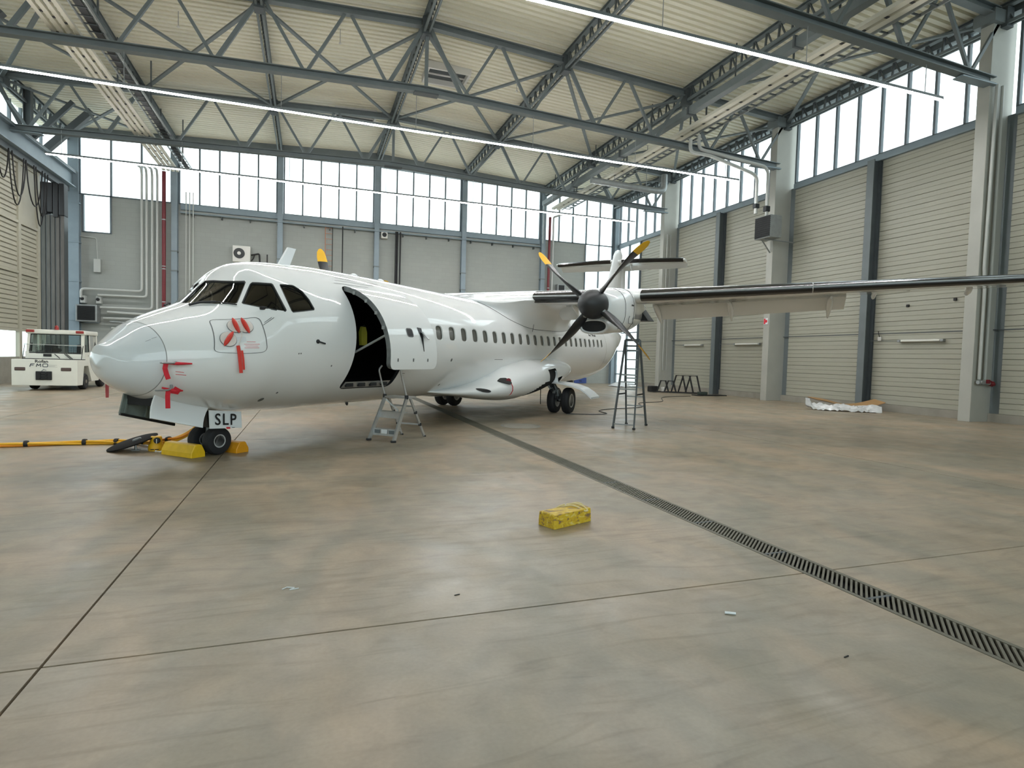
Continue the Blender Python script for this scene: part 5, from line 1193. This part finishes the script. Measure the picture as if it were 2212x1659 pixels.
# ============================================================ FLOOR OBJECTS
# tow tug
tg = empty('tow_tug', (-9.27, 26.15, 0)); tag(tg, 'white airport tow tug with glazed cab parked by the sliding door', 'tug')
mb = MB().bbox(-1.02, 1.02, 0, .42, .19, 1.155, .02); mb.build('front_body', M['tugwhite'], tg)
MB().prism([(1.0, .42, .19), (1.0, .60, .19), (1.0, .76, .92), (1.0, 1.22, .92), (1.0, 1.58, .30), (1.0, 2.4, .30), (1.0, 2.6, .62), (1.0, 3.4, .62), (1.0, 3.4, 1.15), (1.0, .42, 1.15)], (-2.0, 0, 0)).build('chassis', M['tugwhite'], tg)
MB().box(-.72, .72, .45, 3.6, .25, 1.0).build('underframe', M['cable'], tg)
MB().bbox(-.95, .95, 2.6, 4.2, .5, 1.1, .03).build('rear_deck', M['tugwhite'], tg)
cb = empty('cab', (0, 0, 0)); cb.parent = tg
# cab shell: pillars, roof, sides
for sx in (-1, 1):
    MB().beam((sx*.89, .98, 1.15), (sx*.86, 1.10, 2.2), .09, .09).build('pillar', M['tugwhite'], cb); MB().beam((sx*.89, 1.62, 1.15), (sx*.87, 1.62, 2.2), .07, .10).build('pillar', M['tugwhite'], cb); MB().beam((sx*.89, 2.45, 1.15), (sx*.87, 2.40, 2.2), .09, .12).build('pillar', M['tugwhite'], cb)
    MB().box(sx*.93-.03, sx*.93+.03, .98, 2.48, 1.12, 1.45).build('side_panel', M['tugwhite'], cb)
    MB().add([(sx*.90, 1.12, 1.45), (sx*.90, 1.57, 1.45), (sx*.87, 1.57, 2.15), (sx*.87, 1.17, 2.15)], [(0, 1, 2, 3)]).build('side_window', M['tugglass'], cb); MB().add([(sx*.90, 1.67, 1.45), (sx*.90, 2.38, 1.45), (sx*.87, 2.36, 2.15), (sx*.87, 1.67, 2.15)], [(0, 1, 2, 3)]).build('side_window', M['tugglass'], cb)
    for (a, b_) in ((1.12, 1.57), (1.67, 2.38)):
        MB().tube([(sx*.915, a, 1.47), (sx*.915, b_, 1.47), (sx*.89, b_, 2.14), (sx*.89, a+.03, 2.14)], .018, 6, closed=True).build('window_rubber', M['rubber'], cb)
MB().bbox(-.96, .96, .98, 2.52, 2.13, 2.30, .05).build('roof', M['tugwhite'], cb)
MB().box(-.92, .92, .96, 1.0, 1.12, 1.38).build('windscreen_panel', M['tugwhite'], cb)
MB().add([(-.84, 1.0, 1.38), (.84, 1.0, 1.38), (.82, 1.09, 2.13), (-.82, 1.09, 2.13)], [(0, 1, 2, 3)]).build('windscreen', M['tugglass'], cb)
MB().tube(bend([(-.84, .985, 1.40), (.84, .985, 1.40), (.82, 1.08, 2.12), (-.82, 1.08, 2.12), (-.84, .985, 1.44)], .08), .022, 6).build('windscreen_rubber', M['rubber'], cb)
MB().add([(-.82, 2.45, 1.4), (.82, 2.45, 1.4), (.8, 2.4, 2.1), (-.8, 2.4, 2.1)], [(0, 1, 2, 3)]).build('rear_window', M['tugglass'], cb)
MB().box(-.9, .9, 2.42, 2.48, 1.12, 1.42).build('rear_panel', M['tugwhite'], cb)
MB().lathe([(.20, 0), (.215, .012), (.20, .024), (.19, .012)], (-.10, 1.25, 1.48), (0, -.5, .9), 24).build('steering_wheel', M['cable'], cb); MB().tube([(-.10, 1.25, 1.48), (-.1, 1.1, 1.2)], .03, 8).build('steering_column', M['cable'], cb)
MB().bbox(-.38, -.12, .93, .97, 1.26, 1.36, .01).build('mirror', M['cable'], cb)
for x in (-.55, .55):
    MB().bbox(x-.25, x+.25, 1.8, 2.15, 1.15, 1.3, .03).build('seat', M['cable'], cb); MB().bbox(x-.22, x+.22, 2.12, 2.22, 1.3, 1.75, .03).build('seat_back', M['cable'], cb)
for x0, x1 in ((-.62, -.12), (.42, .86)):
    g = MB()
    for k in range(9): g.beam((x0+(x1-x0)*k/8, .965, 1.38), (x0+(x1-x0)*k/8, .965, 1.64), .012, .012)
    for k in range(5): g.beam((x0, .965, 1.38+.065*k), (x1, .965, 1.38+.065*k), .012, .012)
    g.build('guard_grid', M['mesh'], cb)
MB().tube([(-.98, .90, 1.72), (.88, .90, 1.70)], .014, 6).build('guard_rail', M['pipegrey'], tg)
MB().box(-.98, 1.0, .74, .9, 1.155, 1.18).build('front_seal', M['cable'], tg)
for x in (-1.0, .88): MB().tube([(x, .85, 1.16), (x+.05, .9, 1.70)], .012, 6).build('guard_post', M['cable'], tg)
for a, b in (((-.02, .95, 1.36), (.16, .9, 1.2)), ((.30, .95, 1.37), (.52, .88, 1.18)), ((.36, .95, 1.37), (.58, .88, 1.18))): MB().tube([a, b], .014, 6).build('wiper', M['cable'], tg)
for x, m in ((-.80, 'amber'), (.80, 'amber')): MB().bbox(x-.13, x+.13, .93, 1.05, 2.18, 2.28, .02).build('roof_marker', M[m], tg)
bc = MB().lathe([(.07, 0), (.07, .06), (.055, .14), (.02, .17)], (.02, 1.05, 2.30), (0, 0, 1), 16).build('beacon', M['amber'], tg); MB().bbox(-.08, .1, 1.0, 1.1, 2.12, 2.3, .02).build('beacon_mount', M['galv'], bc)
for x in (-.76, .66): hl = MB().bbox(x-.16, x+.16, -.02, .06, .74, .86, .03).build('headlamp', M['headlamp'], tg); MB().bbox(x-.17, x+.17, -.008, .05, .73, .87, .03).build('lamp_bezel', M['cable'], hl)
cp = MB().bbox(-.27, .22, -.06, .05, .40, .72, .02).build('tow_coupling', M['cable'], tg)
for k in range(3): MB().beam((-.16, -.07, .46+.09*k), (.1, -.07, .46+.09*k), .03, .03).build('coupling_step', M['mesh'], cp)
for x in (-.12, .06): MB().beam((x, -.07, .42), (x, -.07, .70), .03, .03).build('coupling_bar', M['mesh'], cp)
MB().tube([(-.1, -.03, .72), (-.02, -.05, .80), (.06, -.04, .76)], .015, 6).build('coupling_pin', M['galv'], cp)
for x, y in ((-.62, 1.05), (.93, 1.05), (.93, 3.0), (-.8, 3.0)):
    w = MB().lathe([(.12, -.11), (.27, -.11), (.31, -.07), (.315, 0), (.31, .07), (.27, .11), (.12, .11)], (x-.05, y-.05 if y < 2 else y, .315), (1, 0, 0), 28).build('wheel', M['tyre'], tg, smooth=40)
    MB().lathe([(.19, .10), (.18, .112), (.13, .07), (.08, .08), (.07, .12), (.001, .12)], (x-.05, y-.05 if y < 2 else y, .315), (1, 0, 0), 20).build('rim', mat('rim_dusty', (120, 116, 104), .6) if 'rim_dusty' not in bpy.data.materials else bpy.data.materials['rim_dusty'], w, smooth=40)
def flat_text(txt, size, x, z, y, m, parent, name, bold=.004, sx=1.0):
    v, f = text_mesh(txt, size, bold, sx); return MB().add([(x+a, y, z+b) for a, b in v], f).build(name, m, parent, recalc=False)
flat_text('Rofan', .150, -.30, 1.035, -.004, M['letter'], tg, 'lettering', .004, 1.2)
o = MB()                                                          # FMO drawn as rounded line letters
tx, tz = -.46, .885
for pts in ([(0, 0), (.035, .11), (.15, .11)], [(.02, .062), (.12, .062)], [(.20, 0), (.225, .115), (.27, .04), (.33, .115), (.335, 0)], [(.40, .012), (.40, .10), (.42, .112), (.53, .112), (.55, .10), (.55, .012), (.53, 0), (.42, 0), (.40, .012)]):
    for a, b in zip(pts, pts[1:]): o.beam((tx+a[0], -.003, tz+a[1]), (tx+b[0], -.003, tz+b[1]), .006, .026, (0, 0, 1) if abs(a[0]-b[0]) > abs(a[1]-b[1]) else (1, 0, 0))
o.build('lettering', mat('logo_grey', (70, 76, 82), .5), tg)
for k, w_ in enumerate((.26, .20, .27)): MB().box(.12, .12+w_, -.004, -.001, .95-.034*k, .956-.034*k).build('print_line', M['outline'], tg)
for (y, z, w_) in ((1.2, .95, .15), (1.25, 1.3, .06), (1.9, 1.3, .04)): MB().box(.986, .99, y, y+w_, z, z+.03).build('side_mark', M['outline'], tg)

# platform step ladder at the cargo door
sl = empty('step_ladder', (0, 0, 0)); tag(sl, 'small folding aluminium step ladder standing below the open cargo door', 'ladder')
F1, F2, R1, R2 = Vector((1.12, 11.58, 0)), Vector((1.54, 11.17, 0)), Vector((1.87, 12.29, 0)), Vector((2.28, 11.93, 0))
wd = (F2-F1).normalized(); dp = (R1-F1).normalized(); up = Vector((0, 0, 1))
T1, T2 = F1+wd*.03+dp*.42+up*.82, F2-wd*.03+dp*.42+up*.82
B1, B2 = T1+dp*.12, T2+dp*.12
for a, b in ((F1, T1), (F2, T2)): MB().beam(a, b, .035, .075, dp).build('front_leg', M['alu'], sl); MB().bbox(a.x-.05, a.x+.05, a.y-.04, a.y+.04, 0, .04, .012).build('foot', M['cable'], sl)
for a, b in ((R1, B1), (R2, B2)):
    MB().beam(a, b, .03, .05, dp).build('rear_leg', M['alu'], sl); MB().bbox(a.x-.03, a.x+.03, a.y-.03, a.y+.03, 0, .03, .01).build('foot', M['cable'], sl)
    for t in (.33, .64): p = a.lerp(b, t); MB().bbox(p.x-.03, p.x+.03, p.y-.03, p.y+.03, p.z-.03, p.z+.03, .01).build('leg_clamp', M['cable'], sl)
def tread(z, d, h, m=M['alu']):
    t = z/.82; a, b = F1.lerp(T1, t), F2.lerp(T2, t); mb = MB(); mb.prism([a, b, b+dp*d, a+dp*d], up*.03); mb.prism([a, b, b+up*-h, a+up*-h], dp*.02); return mb.build('tread', m, sl)
tread(.20, .14, .10); tread(.53, .16, .10); 
pa, pb = T1-dp*.03, T2-dp*.03
MB().prism([pa, pb, pb+dp*.34, pa+dp*.34], up*.035).build('platform', M['alu'], sl)
MB().beam(T1+dp*.02-up*.02, (F1.lerp(F2, .5)+dp*.52+up*.56), .02, .03).build('folding_stay', M['alu'], sl)
lp = F1.lerp(T1, .235).lerp(F2.lerp(T2, .235), .5)-dp*.006; MB().prism([lp-wd*.07-up*.05, lp+wd*.07-up*.05, lp+wd*.07+up*.03, lp-wd*.07+up*.03], dp*-.003).build('tread_plate', M['plate'], sl)
for q in (-.17, .17): p = lp+wd*q; MB().prism([p-wd*.06-up*.05, p+wd*.06-up*.05, p+wd*.06+up*.02, p-wd*.06+up*.02], dp*-.003).build('tread_grip', M['steel'], sl)
for a in (T1, T2):
    p = a+up*.04; MB().tube(bend([p, p-dp*.10+up*.32-wd*.02, p-dp*.16+up*.52-wd*.03, p-dp*.10+up*.60], .1), .02, 8).build('handrail', M['alu'], sl, smooth=60); MB().bbox(p.x-.035, p.x+.035, p.y-.035, p.y+.035, p.z-.05, p.z+.03, .01).build('rail_socket', M['cable'], sl)
MB().beam(R1.lerp(B1, .33), R2.lerp(B2, .33), .02, .03).build('rear_brace', M['alu'], sl); MB().beam(R1.lerp(B1, .80), R2.lerp(B2, .80), .09, .03).build('rear_tread', M['alu'], sl)
# tall double ladder
tl = empty('double_ladder', (0, 0, 0)); tag(tl, 'tall dark double ladder standing free under the wing by the tail', 'ladder')
A1, A2, B1, B2 = Vector((7.17, 12.79, 0)), Vector((7.53, 12.40, 0)), Vector((7.97, 13.51, 0)), Vector((8.38, 13.20, 0))
T1, T2 = Vector((7.66, 13.17, 2.22)), Vector((7.93, 12.92, 2.22))
for a, b in ((A1, T1), (A2, T2), (B1, T1), (B2, T2)): MB().beam(a, b, .035, .06).build('side_rail', M['steeldark'], tl); MB().bbox(a.x-.03, a.x+.03, a.y-.03, a.y+.03, 0, .05, .01).build('foot', M['cable'], tl)
for k in range(1, 9): t = k*.108+.02; MB().beam(B1.lerp(T1, t), B2.lerp(T2, t), .03, .03).build('rung', M['galv'], tl)
for t in (.05,): MB().beam(A1.lerp(T1, t), A2.lerp(T2, t), .03, .03).build('rung', M['galv'], tl)
for t in (.44, .52, .6): MB().beam(A1.lerp(T1, t), A2.lerp(T2, t), .03, .03).build('rung', M['galv'], tl)
for a, b, c_ in ((A1, B1, T1), (A2, B2, T2)): MB().beam(a.lerp(c_, .38), b.lerp(c_, .38), .02, .035).build('spreader', M['cable'], tl)
MB().beam(T1, T2, .05, .06).build('top_bar', M['steeldark'], tl); MB().beam(T1-up*.15, T2-up*.15, .03, .04).build('top_bar', M['steeldark'], tl)

# wheel chocks
def hexchock(name, c0, dirv, ln, w, h, m, label, group=None, flat=.42):
    d = Vector(dirv).normalized(); s = Vector((-d.y, d.x, 0)); c0 = Vector((c0[0], c0[1], 0)); e = empty(name, c0); tag(e, label, 'chock', group)
    prof = [(-.5, .01), (-.5, .38), (-flat*.62, .94), (-flat*.4, 1), (flat*.4, 1), (flat*.62, .94), (.5, .38), (.5, .01)]
    mb = MB(); rr = []
    for t, k in ((-.5, .93), (-.485, 1), (.485, 1), (.5, .93)): rr.append([d*(ln*t)+s*(w*a*k)+up*(h*(b*k if b > .1 else b)+.001) for a, b in prof])
    mb.loft(rr).build('block', m, e, smooth=25); return e, d, s
HN = lft
wp2 = lambda s, y: Vector((ac.location.x, ac.location.y, 0))-fwd*s+lft*y
c1 = wp2(-.335, -.17); e, d, s = hexchock('wheel_chock', c1, HN, .72, .24, .20, M['chock'], 'yellow wheel chock in front of the nose wheels', 'nose wheel chocks')
MB().tube([-HN*.36+up*.05, -HN*.42+up*.07, -HN*.48-s*.05+up*.02, -HN*.5-s*.12+up*.03, -HN*.44-s*.15+up*.05], .012, 6).build('rope_loop', M['plate'], e, smooth=60)
c2 = wp2(.345, .02); hexchock('wheel_chock', c2, HN, .66, .24, .18, M['chockorange'], 'orange-yellow wheel chock behind the nose wheels', 'nose wheel chocks')
cc = Vector((2.50, 5.38, 0)); e, d, s = hexchock('wheel_chock', cc, (.93, .37, 0), .54, .235, .145, M['worn'], 'worn yellow wooden chock with rope lying alone on the open floor', flat=.75)
mb = MB(); q = lambda u, v, z: d*u+s*v+up*z
mb.tube(bend([q(.02, .10, .13), q(.08, .04, .165), q(.13, -.02, .16), q(.17, -.12, .12), q(.20, -.13, .125), q(.20, -.06, .16), q(.17, .03, .175), q(.12, .10, .15)], .04, 3), .0095, 7)
mb.tube(bend([q(.15, .06, .165), q(.21, .05, .17), q(.26, .02, .16), q(.275, -.02, .12)], .03, 3), .009, 7)
mb.tube(bend([q(.07, .08, .165), q(.0, .10, .15), q(-.06, .12, .11)], .03, 3), .0085, 7); mb.build('rope', M['rope'], e, smooth=60)

# black disc on a small support, yellow plug, power cables
ds = empty('tilted_disc', (-2.72, 11.02, 0)); tag(ds, 'dark round disc tilted on a small support beside the yellow plug', 'disc')
n = Vector((-.30, -.10, .94)).normalized(); cen = Vector((0, 0, .125)); MB().lathe([(.001, -.015), (.30, -.015), (.375, -.005), (.375, .010), (.33, .022), (.001, .030)], cen, n, 40).build('plate', mat('disc_dark', (14, 12, 10), .9, spec=.2), ds, smooth=30)
MB().tube([(.06, -.06, 0), (.05, -.05, .12)], .02, 8).build('support', M['galv'], ds); MB().bbox(.0, .12, -.12, .0, 0, .012, .004).build('support_foot', M['galv'], ds); MB().lathe([(.07, 0), (.06, .02)], cen+n*.03+Vector((.08, -.04, .02)), n, 14).build('hub', M['gearmetal'], ds)
pl = empty('connector_plug', (-2.36, 10.92, 0)); tag(pl, 'short yellow power connector with black socket standing on the floor', 'plug')
MB().lathe([(.115, 0), (.12, .03), (.115, .09), (.09, .12), (.085, .22), (.07, .235)], (0, 0, 0), (0, 0, 1), 20).build('body', M['yellow'], pl, smooth=40); MB().lathe([(.05, 0), (.05, .02), (.035, .03)], (.03, -.085, .17), (.15, -.9, .25), 14).build('socket', M['cable'], pl); MB().beam((.03, -.12, .13), (.03, -.12, .2), .012, .01).build('key_slot', M['plate'], pl); MB().box(-.06, .06, -.119, -.112, .02, .035).build('base_slot', M['cable'], pl)
pc = empty('power_cable', (0, 0, 0)); tag(pc, 'bundle of yellow and orange ground power cables leading to the nose gear', 'cable')
gp = wp2(-.12, .0)
path = [Vector(p) for p in ((-8.2, 11.2, .03), (-6.3, 11.52, .03), (-4.76, 11.62, .03), (-3.84, 11.72, .03), (-3.21, 11.70, .035), (-2.75, 11.55, .05), (-2.35, 11.25, .10), (-2.0, 10.95, .20), (-1.72, 10.66, .42))]+[Vector((gp.x, gp.y, .62))]
def smoothpath(P, n=6):
    out = []
    for i in range(len(P)-1):
        p0, p1, p2, p3 = P[max(0, i-1)], P[i], P[i+1], P[min(len(P)-1, i+2)]
        for k in range(n): t = k/n; out.append(.5*((2*p1)+(p2-p0)*t+(2*p0-5*p1+4*p2-p3)*t*t+(3*p1-p0-3*p2+p3)*t**3))
    return out+[P[-1]]
sp_ = smoothpath(path)
for j, m in enumerate(('cableyellow', 'cableorange', 'cableyellow', 'cableyellow')):
    pts = []
    for i, p in enumerate(sp_):
        a = .18*i+j*pi/2; r = .035*(1 if i > 3 else 1)+.012*sin(i*.5+j); pts.append(p+Vector((.3*r*cos(a), r*cos(a), max(-p.z+.02, r*sin(a)*.8))))
    MB().tube(pts, .020, 7).build('cable', M[m], pc, smooth=60)
for i in (14, 20, 25, 31, 38): p = sp_[i]; q_ = (sp_[i+1]-sp_[i]).normalized(); MB().lathe([(.055, -.03), (.06, 0), (.055, .03)], p+Vector((0, 0, .012)), q_, 12).build('cable_tie', M['cable'], pc)

# bits on the floor
top('air_hose', MB().tube(smoothpath([Vector(p) for p in ((7.5, 16.3, .01), (8.36, 16.06, .01), (8.9, 16.3, .01), (9.1, 17.2, .01), (9.93, 17.88, .01), (11.6, 18.6, .01), (12.6, 20.4, .01), (14.18, 21.18, .01), (16.0, 23.8, .01), (18.2, 24.7, .01))], 5), .016, 6), M['darkmetal'], 'thin dark air hose winding from the main wheels to the right wall', 'hose')
mh = empty('manhole_cover', (4.99, 13.53, 0)); tag(mh, 'round manhole cover flush in the floor right of the drain', 'manhole'); MB().lathe([(.50, .0005), (.50, .004), (.46, .004), (.46, .0005)], (0, 0, 0), (0, 0, 1), 36).build('ring', M['seam'], mh); MB().lathe([(.44, .001), (.43, .004), (.001, .004)], (0, 0, 0), (0, 0, 1), 36).build('lid', M['concrete'], mh)
rk = empty('wheel_rack', (19.2, 27.2, 0)); tag(rk, 'row of black tubular stand frames on the floor by the far column', 'rack')
ax_ = Vector((1.9, -1.55, 0)).normalized()
for off in (-.18, .18): MB().tube([ax_*-1.35+Vector((off*.6, off, .05)), ax_*1.15+Vector((off*.6, off, .05))], .03, 6).build('base_bar', M['cable'], rk)
for k, (t, h_, w_) in enumerate(((-.80, .66, .62), (-.40, .66, .62), (.05, .98, .80), (.42, .98, .80), (.80, .98, .80))):
    a = ax_*(t-w_/2); b_ = ax_*(t+w_/2); mb = MB().tube([a+up*.05, a.lerp(b_, .30)+up*h_, a.lerp(b_, .72)+up*h_, b_+up*.05], .045, 6); mb.build('loop', M['cable'], rk)
MB().bbox(-1.25, -.75, .75, 1.1, 0.02, .35, .06).build('bundle', M['cable'], rk); MB().bbox(-.62, -.4, .5, .75, .05, .3, .06).build('rag', M['acwhite'], rk)
bs = empty('rubber_mat', (19.75, 25.2, 0)); tag(bs, 'flat black rubber mat with dark block at the foot of the wall post', 'mat'); MB().bbox(-.9, .9, -.25, .3, .0, .05, .015).build('sheet', M['cable'], bs); MB().bbox(-.6, -.15, -.05, .25, .05, .2, .03).build('block', mat('mat_green', (52, 62, 56), .8), bs)
# crumpled plastic sheet and cardboard
random.seed(3)
pt = MB(); rows = []
for i in range(34):
    u = i/33; r = []
    for j in range(13):
        v = j/12-.5; wid = .50*(.55+.45*sin(pi*min(1, u*1.2))**.5); x = 18.3+1.9*u+.25*v; y = 17.6-1.7*u+wid*v
        z = .02+.24*(1-(2*v)**2)*(.45+.55*abs(sin(9*u+4*v)))*(1.5 if u < .08 else 1)+random.uniform(-.03, .05); r.append((x, y, max(.006, z+(.18*(1-u/.1) if u < .1 else 0))))
    rows.append(r)
pt.grid(rows); ps = pt.build('plastic_sheet', mat('crumpled_film', (196, 197, 196), .25, coat=.4, var=.15, scale=5), smooth=30); tag(ps, 'crumpled heap of clear white plastic film lying along the right wall', 'plastic sheet')
cbd = MB(); rows = []
for i in range(16):
    u = i/15; rows.append([(18.95+1.85*u+.16*v, 17.7-1.5*u+.62*v, .10+.26*abs(2*u-1.05)**1.4*(1-.3*v)+.16*v+.05*sin(7*u)) for v in (0, .33, .66, 1)])
cbd.grid(rows); cbd.grid([[(x, y, z-.02) for x, y, z in r] for r in rows]); cb_ = cbd.build('cardboard_sheet', M['cardboard']); tag(cb_, 'bent brown cardboard sheet lying behind the plastic film', 'cardboard')
tb = empty('cardboard_tube', (20.25, 16.0, .11)); tag(tb, 'dark open cardboard tube end poking out of the plastic film', 'tube'); MB().lathe([(.10, 0), (.10, .7), (.085, .7), (.085, .02)], (0, 0, 0), (-.6, .8, 0), 16).build('roll', M['cardboard'], tb, smooth=60)
tr = MB(); rows = []
for i in range(10):
    rows.append([(18.9+.13*i, 33.0+.35*j+.1*sin(i), max(.01, .35*sin(pi*i/9)*sin(pi*j/5)+random.uniform(0, .06))) for j in range(6)])
tr.grid(rows); o = tr.build('plastic_bag', M['plate'], smooth=40); tag(o, 'low heap of white plastic bags on the floor near the far corner', 'bag')
for i, (x, y, lb) in enumerate(((-.11, 4.32, 'scrap of wire lying on the floor left of the worn chock'), (2.68, 3.11, 'white cigarette-end sized paper scrap on the floor near the drain'), (2.95, 2.45, 'tiny dark splinter on the floor below the paper scrap'), (1.0, 3.9, 'tiny dark chip on the floor near the joint'))):
    if i == 1: top('paper_scrap', MB().tube([(x-.03, y+.02, .009), (x+.03, y-.015, .009)], .009, 8), M['plate'], lb, 'scrap')
    elif i == 0: top('wire_scrap', MB().tube([(x-.05, y, .004), (x-.02, y+.03, .004), (x+.03, y+.01, .004), (x+.0, y-.02, .004), (x+.06, y-.01, .004)], .004, 5), M['plate'], lb, 'scrap')
    else: top('wood_splinter', MB().beam((x-.02, y, .003), (x+.02, y+.008, .003), .006, .005), M['cable'], lb, 'scrap')

# meshes that ended up top-level without a label would be listed here: none
for o in scene.objects:
    if o.type == 'MESH' and o.parent and o.get('category'): del o['category']
